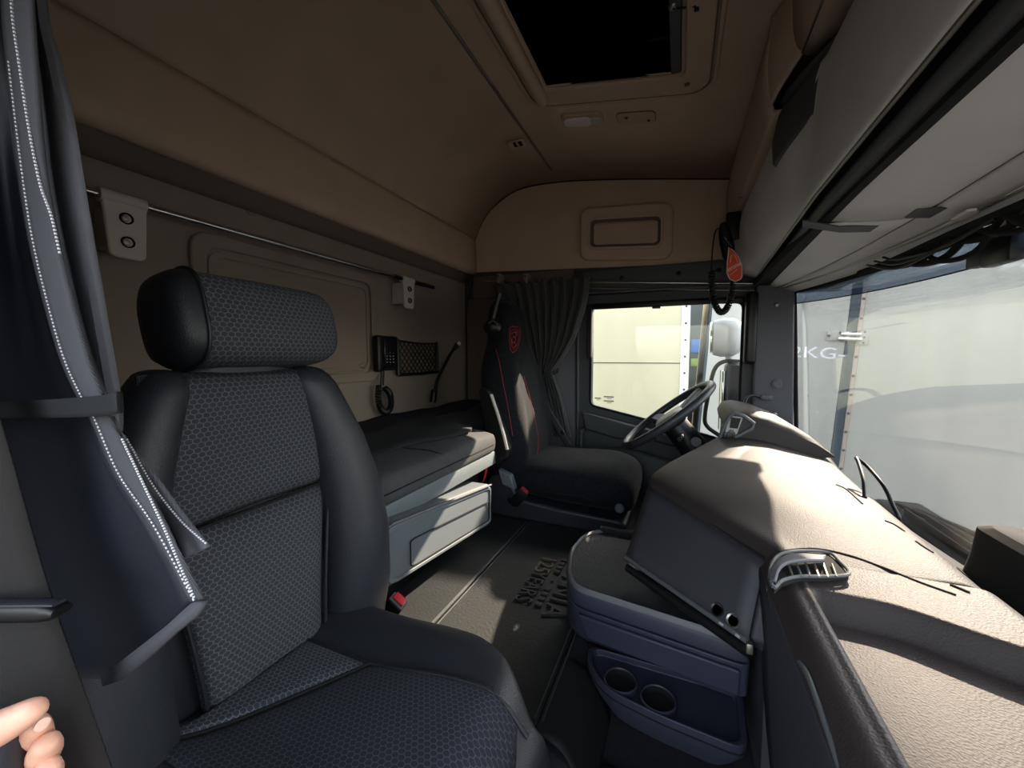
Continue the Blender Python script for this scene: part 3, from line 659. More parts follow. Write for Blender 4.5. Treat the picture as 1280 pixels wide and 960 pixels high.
# passenger top with tray
def ptop(x, y):
    z = .366 - .028 * max(0, (.166 - x) / .030) ** 2.2
    z -= .05 * ss(.40, .47, x) ** 1.5
    fy = .675 - .05 * ss(.25, .40, x)
    tr = ss(.180, .195, x) * (1 - ss(.372, .39, x)) * ss(.09, .11, y) * (1 - ss(fy - .028, fy, y))
    z += .003 * ss(.168, .176, x) * (1 - ss(.176, .183, x))
    return z - .034 * tr
NX, NY = 140, 260
grid('passenger_top', [[V3((.136 + .354 * i / NX, .03 + .735 * j / NY, ptop(.136 + .354 * i / NX, .03 + .735 * j / NY))) for j in range(NY + 1)] for i in range(NX + 1)], 'dashgrain', da, solid=0)
csurf('passenger_front', [[(.138, y, .337), (.1375, y, .31), (.145, y, .2), (.158, y, .05), (.18, y, -.115)] for y in (.03, .3, .55, .77)], 'dashface', da, nu=5, nv=3, solid=.005)
box('passenger_end', (.15, .765, -.118), (.46, .775, .33), 'dashface', da, r=.003)
box('windscreen_ledge', (.47, .05, .10), (.66, 1.95, .13), 'dash', da, r=.01)
tube('top_seam', [drape(x, y, .0005, ('passenger_top', 'centre_top')) or at(x, y, 'Z', .37) for x, y in ((972, 694), (985, 688), (1020, 686), (1060, 694), (1100, 708), (1150, 728), (1195, 744))], .0018, 'blackmatt', da, seg=8, smooth=4)
for pts in (((1045, 606), (1058, 612), (1078, 630)), ((1106, 651), (1118, 656), (1130, 664)), ((1145, 677), (1155, 684), (1166, 691)), ((1188, 731), (1200, 736), (1212, 741))):
    P = [drape(x, y, .0005, ('passenger_top', 'centre_top')) for x, y in pts]
    if all(P): tube('defrost_slot', P, .0022, 'blackmatt', da, seg=6, smooth=3)
hp = [at(1000, 828, 'X', .139), at(1012, 850, 'X', .139), at(1050, 960, 'X', .139), at(1085, 1080, 'X', .141)]
tube('glovebox_handle', hp, .003, 'bandgrey', da, smooth=4)
# vent at the passenger end of the centre top
ve = prism('air_vent', [at(x, y, 'Z', .372) for x, y in ((962, 727), (964, 708), (976, 694), (1000, 690), (1035, 692), (1050, 704), (1061, 719), (1030, 722), (1000, 722), (978, 727), (968, 736))], (0, 0, -.008), 'blackmatt', da, bevel=0, label='dash air vent with bright frame and slats')
vp = [(962, 727), (964, 708), (976, 694), (1000, 690), (1035, 692), (1050, 704), (1061, 719), (1030, 722), (1000, 722), (978, 727), (968, 736)]
VP = [at(x, y, 'Z', .375) for x, y in vp]
prism('cavity', VP, (0, 0, -.006), 'blackmatt', ve, bevel=0)
tube('frame', [p + V3((0, 0, .002)) for p in cr(VP + [VP[0]], 4)[:-1]], .0026, 'bandgrey', ve, closed=True, seg=8)
csurf('hood', [[at(x, y, 'Z', z) for x, y, z in ((963, 727, .377), (966, 709, .384), (978, 697, .386), (1000, 693, .386), (1032, 695, .382))], [at(x, y, 'Z', z) for x, y, z in ((969, 727, .381), (974, 712, .389), (985, 704, .391), (1003, 701, .391), (1030, 701, .386))]], 'pillar', ve, solid=.004)
for k in range(6):
    a = at(985 + k * 11, 704 + (k % 2), 'Z', .378); b = at(991 + k * 11, 721, 'Z', .378)
    tube('slat', [a, b], .0016, 'alu' if k in (0, 3, 4) else 'bandgrey', ve, seg=6)
for i, (x, y) in enumerate(((959, 738), (961, 748), (963, 758))):
    p = at(x, y, 'X', .1365)
    box('vent_switch', p + V3((-.003, -.006, -.006)), p + V3((.004, .006, .006)), 'black', ve, r=.002)
# instrument hood
secs = []
for y, k in ((1.52, .75), (1.545, .93), (1.60, 1), (1.75, 1.02), (1.90, 1), (2.02, .94), (2.06, .8)):
    secs.append([V3((x, y, .38 + (z - .38) * k)) for x, z in ((.20, .385), (.172, .43), (.165, .475), (.18, .503), (.215, .512), (.27, .503), (.34, .475), (.41, .432), (.46, .385), (.40, .37), (.30, .37))])
ip = loft('instrument_hood', secs, 'dash', da, angle=60)
OP = [(898, 551), (904, 535), (911, 521), (918, 516), (930, 520), (942, 529), (940, 535), (926, 543), (912, 548)]
OPc = [at(x, y, 'Y', 1.513) for x, y in OP]
prism('hood_opening', OPc, (0, .01, 0), 'black', ip, bevel=0)
tube('opening_rim', [p + V3((0, -.002, 0)) for p in OPc], .0065, 'bandgrey', ip, closed=True, seg=10)
sp = ip
prism('switch_panel', [at(x, y, 'Y', 1.510) for x, y in ((912, 520), (929, 521.5), (920, 546), (904, 549))], (0, .006, 0), 'switchgrey', ip, bevel=.002)
prism('display', [at(x, y, 'Y', 1.507) for x, y in ((914, 521.5), (926.5, 523), (922, 536), (912, 534.5))], (0, .004, 0), 'screen', sp, bevel=0)
for k in range(4):
    c = at(906.5 + 3.6 * k, 544.5, 'Y', 1.506); box('switch', c - V3((.0045, .003, .012)), c + V3((.0045, .003, .012)), 'black', sp, r=.002)
c = at(914.5, 539.5, 'Y', 1.506); box('switch', c - V3((.008, .003, .006)), c + V3((.008, .003, .006)), 'bandgrey', sp, r=.003)
box('cluster', (.205, 1.58, .36), (.22, 2.0, .48), 'blackmatt', ip, r=.005)
box('lower_fascia', (.19, 1.60, -.1), (.40, 2.08, .385), 'doorplastic', ip, r=.03, seg=4)
# steering wheel
CW = V3((-.046, 1.775, .452)); nW = V3((-.63, -.05, .775)).normalized(); uW = V3((0, 1, 0)); uW = (uW - nW * uW.dot(nW)).normalized(); vW = nW.cross(uW)
MW = Matrix.Translation(CW) @ Matrix((uW, vW, nW)).transposed().to_4x4()
sw = thing('steering_wheel', CW - nW * .12, 'black four-spoke steering wheel with padded hub in front of driver seat', 'steering wheel')
tube('rim', [MW @ V3((.212 * math.cos(2 * math.pi * k / 48), .212 * math.sin(2 * math.pi * k / 48), 0)) for k in range(48)], .0165, 'darkplastic', sw, closed=True, seg=14)
hub = loft('hub', [[MW @ V3((x * s, y * s * .9, z)) for x, y in rrect(.17, .15, .05, 6)] for s, z in ((.8, -.05), (1, -.035), (1, -.015), (.85, -.003), (.5, .002))], 'darkplastic', sw)
for a in (20, 160, 235, 305):
    ca, sa = math.cos(math.radians(a)), math.sin(math.radians(a))
    hexa('spoke', [MW @ V3((ca * r - sa * s * ww, sa * r + ca * s * ww, z)) for r, ww in ((.06, .026), (.208, .018)) for s in (-1, 1) for z in (-.028 if r < .1 else -.008, -.010 if r < .1 else .006)], 'bandgrey', sw, bevel=.004)
tube('column', [CW - nW * .04, CW - nW * .16, CW + V3((.15, 0, -.22)), V3((.205, 1.775, .16))], [.052, .066], 'black', sw, seg=16)
for s, yy in ((1, 1), (-1, 1)):
    a = CW - nW * .09
    tube('stalk', [a + uW * (.04 * s), a + uW * (.13 * s) + V3((0, 0, .005)), a + uW * (.17 * s) + V3((-.01, 0, .01))], .0085, 'black', sw, smooth=4)
lathe('ignition_ring', [(0, .0), (.014, 0), (.019, .006), (.019, .02)], frameM(at(870, 553, 'Y', 1.69), (1, 0, 0), (0, .3, 1)), 'black', sw)
# wipers, cowl and things at the windscreen foot
bpy.context.view_layer.update()
def on_dash(x, y, lift=0):
    o_ = V3((x, y, .6)); dg = bpy.context.evaluated_depsgraph_get()
    for _ in range(20):
        ok, loc, nor, idx, ob, mw = SC.ray_cast(dg, o_, V3((0, 0, -1)))
        if not ok: break
        if ob.name.split('.')[0] == 'centre_top': return loc + V3((0, 0, lift))
        o_ = loc - V3((0, 0, .002))
    return V3((x, y, .24))
wp = thing('wiper', (.78, 1.5, .05), 'black windscreen wiper arms lying along the cowl outside the windscreen', 'wiper')
box('cowl', (.745, .3, .02), (.90, 2.05, .118), 'blackmatt', wp, r=.015)
for dz, ya, yb in ((.0, 1.95, 1.15), (.015, 1.85, 1.05)):
    tube('wiper_arm', [V3((.79 + dz, ya, .13 + dz)), V3((.80 + dz, (ya + yb) / 2, .165 + dz)), V3((.80, yb, .135))], .009, 'blackmatt', wp, smooth=5)
    box('blade', (.765 + dz, yb, .12 + dz), (.772 + dz, ya - .1, .15 + dz), 'blackmatt', wp, r=.002)
tube('washer_hose', [V3((.79, 1.62, .08)), V3((.80, 1.6, .15)), V3((.80, 1.5, .155)), V3((.79, 1.3, .09))], .006, 'blackmatt', wp, smooth=5)
dv = thing('dash_device', (.56, 1.02, .13), 'black tapered plastic housing standing at the foot of the windscreen', 'housing')
def seat_on(R, lift): return [on_dash(p.x, p.y, lift) for p in R]
foot = sring((.60, 1.005, 0), (1, 0, 0), (0, 1, 0), .052, .11, 5, 24)
loft('body', [seat_on(foot, .001)] + [sring((.60, 1.005, z), (1, 0, 0), (0, 1, 0), a, b, 5, 24) for z, a, b in ((.30, .045, .10), (.355, .042, .092), (.366, .03, .07))], 'blackmatt', dv)
plate = sring((.60, 1.005, 0), (1, 0, 0), (0, 1, 0), .057, .118, 5, 24)
loft('base_plate', [seat_on(plate, -.001), seat_on(plate, .004)], 'blackmatt', dv)
cs = next((p for p in (drape(1081, y, .001, ('centre_top',)) for y in range(622, 650)) if p), at(1081, 628, 'X', .41))
cb = tube('loose_cable', [cs, at(1080.5, 612, 'X', cs.x + .006), at(1079, 598, 'X', cs.x + .014), at(1073, 578, 'X', cs.x + .026), at(1071, 573, 'X', cs.x + .03), at(1085, 584, 'X', .45), at(1105, 608, 'X', .456), at(1116, 632, 'X', .462), at(1124, 649, 'X', .468), on_dash(.475, 1.175, .003), on_dash(.50, 1.12, .003)], .0045, 'black', smooth=5, label='thin black cable looping up from the dashboard in front of the windscreen', cat='cable')

# ================================================================== centre console unit with tray and cup holders
cu_ = thing('centre_console', (-.05, 1.0, -.12), 'blue-grey centre console with rubber-lined tray top and pull-out cup holders', 'console')
ptsC = [(-.215, .862), (-.25, .93), (-.272, 1.04), (-.262, 1.13), (-.235, 1.185), (-.16, 1.225), (.05, 1.235), (.13, 1.22), (.14, .825), (.125, .815)]
ringC = [V3((x, y, 0)) for x, y in roundpoly(ptsC, .03, 3)]
def atz(R, z, s=1.0, c=V3((-.05, 1.02, 0))): return [V3((c.x + (p.x - c.x) * s, c.y + (p.y - c.y) * s, z)) for p in R]
def rec(R): return [V3((p.x, p.y + .045 * (1 - ss(.86, .97, p.y)), p.z)) for p in R]
box('pedestal', (-.115, .90, -.118), (.13, 1.19, .012), 'unit', cu_, r=.006)
loft('body', [rec(atz(ringC, .0085, .975)), rec(atz(ringC, .046, .99)), atz(ringC, .052, .99), atz(ringC, .118, 1.0)], 'unit', cu_, bevel=.002)
loft('top_band', [atz(ringC, .121, 1.0), atz(ringC, .148, 1.005), atz(ringC, .158, .985)], 'unit', cu_, bevel=.004)
rimi = atz(ringC, .165, .86); rimo = atz(ringC, .152, .975)
nn = len(ringC)
rim_f = [i for i in range(nn) if ringC[i].x < -.12 and ringC[i].y > .92]
loft('tray_rim', [atz(ringC, .15, .99), atz(ringC, .164, .985), atz(ringC, .168, .965), atz(ringC, .164, .945), atz(ringC, .15, .94)], 'unitrim', cu_, caps=False)
loft('tray_mat', [atz(ringC, .150, .935), atz(ringC, .160, .935)], 'rubber', cu_)
box('rim_slot', (-.215, 1.185, .160), (-.11, 1.205, .174), 'blackmatt', cu_, r=.003)
prism('side_door', [V3((x, y - .004, z)) for x, y, z in ((-.20, .853, .11), (.12, .812, .11), (.12, .815, .056), (-.18, .855, .056))], (0, .01, 0), 'unit', cu_, bevel=.004)
# cup-holder drawer
cdw = [(-.185, .885), (-.168, .82), (-.12, .775), (-.02, .755), (.128, .742), (.136, .885)]
rC = [V3((x, y, 0)) for x, y in roundpoly(cdw, .03, 3)]; cC = V3((-.02, .83, 0)); DZ = .030
dw = loft('cup_drawer', [atz(rC, -.052, .76, cC), atz(rC, -.032, .88, cC), atz(rC, -.012, .97, cC), atz(rC, -.03 + DZ, 1, cC), atz(rC, -.012 + DZ, 1, cC), atz(rC, -.012 + DZ, .93, cC), atz(rC, -.026 + DZ, .92, cC)], 'unit', cu_, bevel=.002)
tube('drawer_groove', [p for p in atz(rC, -.028 + DZ, 1.003, cC) if p.y < .85], .0016, 'blackmatt', dw, seg=6)
for x, y in ((-.098, .812), (-.022, .796)):
    lathe('cup_ring', [(.030, -.03), (.030, -.016), (.032, -.012), (.035, -.014), (.036, -.03)], Matrix.Translation((x, y, DZ)), 'unit', dw, seg=28, caps=False)
    lathe('cup_well', [(0, -.027), (.0305, -.027), (.0305, -.015), (.029, -.015), (.029, -.0245), (0, -.0245)], Matrix.Translation((x, y, DZ)), 'blackmatt', dw, seg=28, caps=False)

# ================================================================== bunk
bk = thing('bunk_bed', (-.98, 1.1, -.01), 'lower bunk bed with grey mattress, dark blanket and pale fold-down front panel', 'bed')
def bset(y): return -.215 * (1 - ss(.655, .70, y) * (1 - ss(1.40, 1.46, y)))   # bunk set back behind the seats
rows = []
for y in [.19, .3, .45, .6] + [.64 + .01 * k for k in range(8)] + [.72 + .09 * k for k in range(8)] + [1.39 + .01 * k for k in range(9)] + [1.55, 1.8, 2.0, 2.18]:
    w = .004 * math.sin(y * 17); b = bset(y)
    rows.append([(-.70 + b, y, .315), (-.682 + b, y, .325), (-.676 + b, y, .352), (-.680 + b, y, .380 + w * .5), (-.70 + b, y, .394 + w), (-.80 + b * .9, y, .408 + w), (-.95 + b * .5, y, .414), (-1.15, y, .41), (-1.265, y, .40)])
csurf('mattress', rows, 'mattress', bk, nu=3, nv=1, solid=.006)
rows = []
for k in range(33):
    y = .195 + 1.98 * k / 32
    fx = -.80 + bset(y) * .75 - .05 * math.sin(y * 3.1 + .8) - .10 * ss(1.25, 1.6, y) + .03 * math.sin(y * 11)
    r = []
    for j in range(13):
        t = j / 12; x = fx + (-1.268 - fx) * t
        z = .417 + .010 * math.sin(math.pi * min(1, t * 1.2)) + .005 * math.sin(x * 34 + y * 9) * min(1, t * 4) + .003 * math.sin(y * 23 + x * 20)
        r.append((x, y, z))
    rows.append(r)
grid('blanket', [[V3(p) for p in r] for r in rows], 'blanket', bk, solid=.008)
tube('mattress_seam', [V3((-.672, y, .352)) for y in (.71, .9, 1.1, 1.3, 1.39)], .0022, 'blackmatt', bk, seg=6)
for yv in (.78, 1.02, 1.25):
    tube('top_seam', [V3((-.688, yv + .02, .390)), V3((-.73, yv, .405)), V3((-.80, yv - .03, .412)), V3((-.90, yv - .04, .418))], .002, 'blackmatt', bk, seg=6, smooth=4)
box('base_board', (-1.27, .19, .262), (-.90, 2.17, .316), 'bunkgrey', bk, r=.005)
box('base_board', (-.90, .69, .262), (-.686, 1.43, .316), 'bunkgrey', bk, r=.005)
box('base_box', (-1.27, .19, -.01), (-.90, 2.17, .262), 'black', bk, r=.004)
box('base_box', (-.90, .70, -.01), (-.76, 1.42, .262), 'black', bk, r=.004)
# fold-down panel, slightly askew
def q4(x0, x1):
    return [V3(p) for p in ((x0, .725, .128), (x0, .725, .292), (x0, 1.31, .064), (x0, 1.31, .218), (x1, .725, .128), (x1, .725, .292), (x1, 1.31, .064), (x1, 1.31, .218))]
fpn = hexa('fold_panel', q4(-.752, -.648), 'bunkgrey', bk, bevel=.014)
def fq(u, v): return V3((-.646, .725 + .585 * u, .128 - .064 * u + v * (.164 - .010 * u)))
ringframe('panel_rim', [(u, v) for u, v in roundpoly([(0.015, .04), (.985, .04), (.985, .96), (.015, .96)], .08)], [(u, v) for u, v in roundpoly([(.035, .10), (.97, .10), (.97, .90), (.035, .90)], .07)], lambda u, v, d: fq(u, v) + V3((d - .004, 0, 0)), .007, 'bunkgrey', fpn, bevel=.002)
tube('panel_groove', [fq(u, v) + V3((.0025, 0, 0)) for u, v in roundpoly([(.16, .14), (.95, .14), (.95, .60), (.16, .60)], .05)], .002, 'blackmatt', fpn, closed=True, seg=6)
tube('grip_edge', [fq(0, .1) + V3((.006, -.002, 0)), fq(0, .97) + V3((.006, -.002, 0)), fq(.04, 1.0) + V3((.006, 0, 0)), fq(.97, 1.0) + V3((.006, 0, 0))], .004, 'unitrim', fpn, seg=8)
rs = ribbon('red_strap', [at(x, y, 'Y', 1.452) for x, y in ((606, 566), (608, 585), (605, 600), (602, 603))], (.3, 1, 0), .012, 'red', label='thin red pull strap hanging at the bunk corner beside the driver seat', cat='strap')

# ================================================================== passenger seat (near)
ps = thing('passenger_seat', (-.42, .40, -.12), 'passenger seat in dark leather with honeycomb fabric centre panels and wide headrest', 'seat')
U, Yv = V3((1, 0, 0)), V3((0, 1, 0))
SCY = .405
def bx(z): return -.585 - .05 * (z - .2)          # front plane of the backrest centre
# back shell
secs = []
for z, hy, hx in ((.12, .17, .05), (.16, .20, .065), (.25, .215, .07), (.40, .215, .068), (.52, .20, .062), (.60, .172, .056), (.65, .14, .048), (.675, .11, .036), (.684, .07, .02)):
    secs.append(sring((bx(z) - .018 - hx, SCY, z), U, Yv, hx, hy, 3.2, 40))
loft('back_shell', secs, 'leatherdark', ps)
# bolsters
def bolster(name, s):
    rr = []
    for z, yo, w, px_ in ((.13, .205, .05, .00), (.17, .225, .062, .028), (.25, .236, .066, .042), (.36, .236, .064, .045), (.46, .222, .060, .038), (.55, .196, .054, .028), (.62, .165, .046, .016), (.65, .150, .042, .012), (.668, .138, .034, .004), (.676, .131, .027, -.006)):
        if s < 0: w *= .78; px_ *= .7
        c = V3((bx(z) - .028 + px_ * .5, SCY + s * (yo - w * .9), z))
        rr.append(sring(c, U, Yv, .04 + px_ * .55, w, 2.3, 24))
    top_ = rr[-1]; c_ = sum(top_, V3((0, 0, 0))) / len(top_)
    for k_, dz_ in ((.75, .004), (.4, .0065), (.1, .007)): rr.append([c_ + (p - c_) * k_ + V3((0, 0, dz_)) for p in top_])
    return loft(name, rr, 'leather', ps, angle=80)
bolster('side_bolster', -1); bolster('side_bolster', 1)
# centre panels (upper, lower) as pillows
def wl(z): return SCY - (.118 - .030 * ss(.55, .15, z) if False else .142 - .040 * (1 - ss(.15, .60, z)))
def wr(z): return SCY + (.126 - .036 * (1 - ss(.15, .60, z)))
def cpanel(name, z0, z1, sk, m='hex_yz'):
    R = []
    for i in range(17):
        v = i / 16; row = []
        for j in range(17):
            u = j / 16; z = z0 + (z1 - z0) * v + sk(u) * (1 - v if z1 > .6 else v)
            y = wl(z) + (wr(z) - wl(z)) * u
            puff = (1 - (2 * u - 1) ** 6) * (1 - (2 * v - 1) ** 8)
            row.append(V3((bx(z) - .022 + .024 * puff + .010 * (2 * u - 1) ** 2, y, z)))
        R.append(row)
    return grid(name, R, m, ps, solid=.004)
skf = lambda u: .012 * math.sin(math.pi * u) * 0 + .006 * (u - .5)
cpanel('back_panel', .466, .676, skf); cpanel('back_panel', .15, .464, skf)
tube('back_seam', [V3((bx(.465) - .004 - .006 * abs(2 * u - 1) ** 4, wl(.465) + (wr(.465) - wl(.465)) * u, .465 + skf(u))) for u in [k / 12 for k in range(13)]], .0022, 'blackmatt', ps, seg=6)
for f in (wl, wr):
    tube('side_piping', [V3((bx(z) + .001, f(z), z)) for z in [.16 + .46 * k / 14 for k in range(15)]], .003, 'leatherdark', ps, seg=8)
# headrest
hr = []
hy0, hy1 = .288, .553
for t, s in ((0, .30), (.012, .60), (.035, .82), (.08, .94), (.16, .99), (.5, 1.0), (.84, .99), (.92, .94), (.965, .84), (.988, .64), (1, .34)):
    c = V3((-.635, hy0 + (hy1 - hy0) * t, .750)); hr.append(sring(c, V3((.97, 0, .24)), V3((-.24, 0, .97)), .056 * s, .067 * s, 2.9, 36))
hd = loft('headrest', hr, 'hex_yz', ps)
for t0, t1 in (((0, .30), (.012, .60), (.035, .82), (.085, .945)), ((1, .34), (.988, .64), (.965, .84), (.935, .92))) and [(((0, .31), (.012, .61), (.035, .83), (.085, .95), (.13, .985)), None)]:
    loft('headrest_side', [sring(V3((-.635, hy0 + (hy1 - hy0) * t - .001, .750)), V3((.97, 0, .24)), V3((-.24, 0, .97)), .0575 * s, .0685 * s, 2.9, 36) for t, s in t0], 'leatherdark', hd)
tube('headrest_piping', sring(V3((-.635, hy0 + (hy1 - hy0) * .13, .750)), V3((.97, 0, .24)), V3((-.24, 0, .97)), .0585, .0695, 2.9, 36), .0025, 'leatherdark', hd, closed=True, seg=8)
for s in (-.05, .05): tube('headrest_post', [V3((-.645, SCY + s, .64)), V3((-.64, SCY + s, .71))], .006, 'steel', ps)
# cushion
CX0, CX1, CY0, CY1 = -.60, -.165, .165, .590
def cush_edge(x):   # half-width profile along x, narrowing at the rounded front
    f = ss(-.34, -.165, x); return 1 - .36 * f ** 1.8
R = []
NXc, NYc = 44, 48
def cz(x, y):
    c = (CY0 + CY1) / 2; hw = (CY1 - CY0) / 2 * cush_edge(x); v = max(-1, min(1, (y - c) / hw))
    z = .208 + .016 * math.exp(-((abs(v) - .72) / .2) ** 2) * (1 - .8 * ss(-.38, -.2, x))
    z -= .045 * ss(.86, 1.0, abs(v)) ** 1.5
    z -= .050 * ss(-.255, -.160, x) ** 2
    z += .012 * ss(-.5, -.28, x) * (1 - ss(-.25, -.18, x))
    return z
for i in range(NXc + 1):
    x = CX0 + (CX1 - CX0) * i / NXc; c = (CY0 + CY1) / 2; hw = (CY1 - CY0) / 2 * cush_edge(x)
    R.append([V3((x, c - hw, -.02))] + [V3((x - .0, c - hw * 1.01, .07))] + [V3((x, c + hw * (2 * j / NYc - 1), cz(x, c + hw * (2 * j / NYc - 1)))) for j in range(NYc + 1)] + [V3((x, c + hw * 1.01, .07)), V3((x, c + hw, -.02))])
last = R[-1]; c = (CY0 + CY1) / 2
for dx, dz in ((.012, -.03), (.016, -.08), (.010, -.16)):
    R.append([V3((p.x + dx, p.y, max(-.03, p.z + dz))) for p in last])
cus = grid('cushion', R, 'leather', ps, solid=0)
# cushion fabric insets: rear (light) and front, split by a slanting seam
def inset(name, m, x0f, x1f, ya, yb, lift):
    R = []
    for i in range(25):
        u = i / 24; row = []
        for j in range(25):
            v = j / 24; y = ya + (yb - ya) * u; x = x0f(y) + (x1f(y) - x0f(y)) * v; y = ya + (min(yb + .02 * ss(-.45, -.25, x), (CY0 + CY1) / 2 + (CY1 - CY0) / 2 * cush_edge(x) * .93) - ya) * u
            puff = (1 - (2 * u - 1) ** 8) * (1 - (2 * v - 1) ** 8)
            row.append(V3((x, y, cz(x, y) + .001 + lift * puff)))
        R.append(row)
    return grid(name, R, m, ps, solid=.002)
YA, YB = .235, .455
def YBx(x): return min(YB + .02 * ss(-.45, -.25, x), (CY0 + CY1) / 2 + (CY1 - CY0) / 2 * cush_edge(x) * .93)
seamx = lambda y: -.440 + (y - .455) * .66
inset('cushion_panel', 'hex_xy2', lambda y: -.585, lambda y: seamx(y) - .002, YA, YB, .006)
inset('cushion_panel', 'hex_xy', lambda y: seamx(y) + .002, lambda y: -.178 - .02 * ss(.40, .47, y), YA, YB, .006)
tube('cushion_seam', [V3((seamx(y), y, cz(seamx(y), y) + .003)) for y in [YA + (YB - YA) * k / 10 for k in range(11)]], .0025, 'blackmatt', ps, seg=6)
tube('cushion_piping', [V3((x, YBx(x), cz(x, YBx(x)) + .002)) for x in [-.58 + .40 * k / 14 for k in range(15)]], .003, 'leatherdark', ps, seg=8)
box('seat_base', (-.62, .20, -.118), (-.24, .56, .03), 'black', ps, r=.02)
box('side_skirt', (-.66, .185, -.05), (-.57, .235, .14), 'darkplastic', ps, r=.012)
# belt buckle of the passenger seat
bu = thing('belt_buckle', (-.56, .62, .05), 'black seat belt buckle with bright red release button beside passenger seat', 'buckle')
a, b = at(466, 790, 'Y', .685), at(497, 752, 'Y', .680); d = (b - a).normalized(); side = ray(490, 760).normalized().cross(d).normalized()
MB = frameM(b, side, d)
box('housing', (-.020, -.07, -.012), (.020, .0, .012), 'black', bu, r=.003, M=MB)
box('top_plate', (-.019, -.004, -.012), (.019, .004, .012), 'bandgrey', bu, r=.002, M=MB)
box('release_button', (-.0135, -.002, -.0135), (.0145, .008, .006), 'red', bu, r=.0015, M=MB)
tube('stalk', [b - d * .055, a, a + V3((-.02, 0, -.05)), V3((a.x - .03, .685, -.012))], .010, 'black', bu, smooth=4)
ribbon('belt_tail', [at(466, 738, 'Y', .672), at(468, 755, 'Y', .672), at(463, 772, 'Y', .672)], (.2, 1, 0), .02, 'greycloth', bu)
lv = thing('seat_lever', (-.56, .66, .02), 'grey adjustment lever tip beside the passenger belt buckle', 'lever')
c = at(500, 783, 'Y', .70); prism('paddle', [at(x, y, 'Y', .705) for x, y in ((498, 775), (508, 789), (490, 790))], (0, .012, 0), 'bunkgrey', lv, bevel=.002)
tube('rod', [at(498, 784, 'Y', .713), at(494, 800, 'Y', .713), V3((-.60, .713, -.001))], .006, 'black', lv)

# ================================================================== driver seat (far)
ds = thing('driver_seat', (-.45, 1.76, -.12), 'driver seat in black velvet cover with red piping and embroidered red shield emblem', 'seat')
DY = 1.765
secs = []
for z, cx, hx, hy, n in ((.14, -.70, .07, .19, 3), (.20, -.70, .095, .225, 3), (.32, -.715, .105, .245, 3), (.46, -.735, .10, .25, 2.8), (.58, -.752, .095, .243, 2.8), (.67, -.764, .088, .215, 2.8), (.735, -.772, .08, .17, 2.8), (.78, -.776, .074, .142, 2.8), (.86, -.780, .07, .136, 2.8), (.92, -.783, .062, .126, 2.6), (.952, -.785, .045, .10, 2.5), (.965, -.786, .02, .05, 2.3)):
    ring = sring((cx, DY, z), U, Yv, hx, hy, n, 48)
    for p in ring:
        if p.x > cx: p.x += .020 * math.exp(-((abs(p.y - DY) - hy * .78) / .05) ** 2) * ss(.1, .3, z) * (1 - ss(.62, .72, z)) + .003 * math.sin(p.y * 70 + z * 30)
    secs.append(ring)
cols = list(zip(*secs)); cols = [cr(c, 4) for c in cols]; secs = [list(r) for r in zip(*cols)]
loft('backrest', secs, 'velvet', ds)
# cushion
secs = []
for x, z0, z1, hy in ((-.70, .12, .225, .19), (-.66, .09, .245, .215), (-.50, .075, .248, .232), (-.35, .07, .250, .236), (-.25, .065, .246, .232), (-.19, .065, .228, .222), (-.158, .08, .195, .20), (-.150, .11, .165, .16)):
    ring = sring((x, DY, (z0 + z1) / 2), Yv, V3((0, 0, 1)), hy, (z1 - z0) / 2, 3.4, 40)
    for p in ring:
        if p.z > .2: p.z += .003 * math.sin(x * 60 + p.y * 25)
    secs.append(ring)
cols = [cr(c, 4) for c in zip(*secs)]; secs = [list(r) for r in zip(*cols)]
loft('cushion', secs, 'velvet', ds)
# base
prism('base_shell', [V3((x, DY - .235, z)) for x, z in ((-.80, .0), (-.80, .10), (-.76, .17), (-.70, .19), (-.655, .14), (-.62, .085), (-.45, .07), (-.20, .06), (-.17, .04), (-.19, .0), (-.2, -.005), (-.7, -.005))], (0, .47, 0), 'darkplastic', ds, bevel=.012)
box('base_foot', (-.74, DY - .2, -.115), (-.22, DY + .2, .0), 'black', ds, r=.01)
hexa('hinge_cover', [V3(p) for p in ((-.69, 1.50, .15), (-.71, 1.50, .215), (-.69, 1.535, .15), (-.71, 1.535, .215), (-.63, 1.50, .135), (-.65, 1.50, .195), (-.63, 1.535, .135), (-.65, 1.535, .195))], 'bunkgrey', ds, bevel=.006)
lathe('tilt_knob', [(0, .014), (.014, .014), (.018, .008), (.018, 0)], frameM((-.2, 1.525, .115), (1, 0, 0), (0, 0, 1), (0, -1, 0)), 'bunkgrey', ds, seg=18)
# folded-up armrest
ar = [at(x, y, 'Y', 1.485) for x, y in ((597, 488), (603, 483), (611, 487), (616, 497), (637, 560), (636, 572), (622, 583), (614, 578), (607, 545))]
am = prism('armrest', ar, (0, .05, 0), 'black', ds, bevel=.010)
tube('armrest_edge', [at(x, y, 'Y', 1.482) for x, y in ((614, 493), (623, 520), (630, 545), (634, 562))], .007, 'bracket', am, seg=8)
lathe('armrest_bolt', [(0, .003), (.004, .003), (.005, 0)], frameM(at(627, 573, 'Y', 1.484), (1, 0, 0), (0, 0, 1), (0, -1, 0)), 'steel', am, seg=12)
bd = thing('belt_buckle', (-.60, 1.50, .0), 'black belt buckle with pale red button beside the driver seat cushion', 'buckle')
a, b = at(641, 632, 'Y', 1.50), at(655, 614, 'Y', 1.49); d = (b - a).normalized(); side = ray(652, 615).normalized().cross(d).normalized(); MB = frameM(b, side, d)
box('housing', (-.022, -.075, -.014), (.022, .0, .014), 'black', bd, r=.004, M=MB)
box('release_button', (-.018, -.003, -.016), (.018, .007, .004), 'redthread', bd, r=.002, M=MB)
tube('stalk', [b - d * .06, b - d * .09 + V3((0, .012, 0)), V3((-.672, 1.533, .075))], .010, 'black', bd)
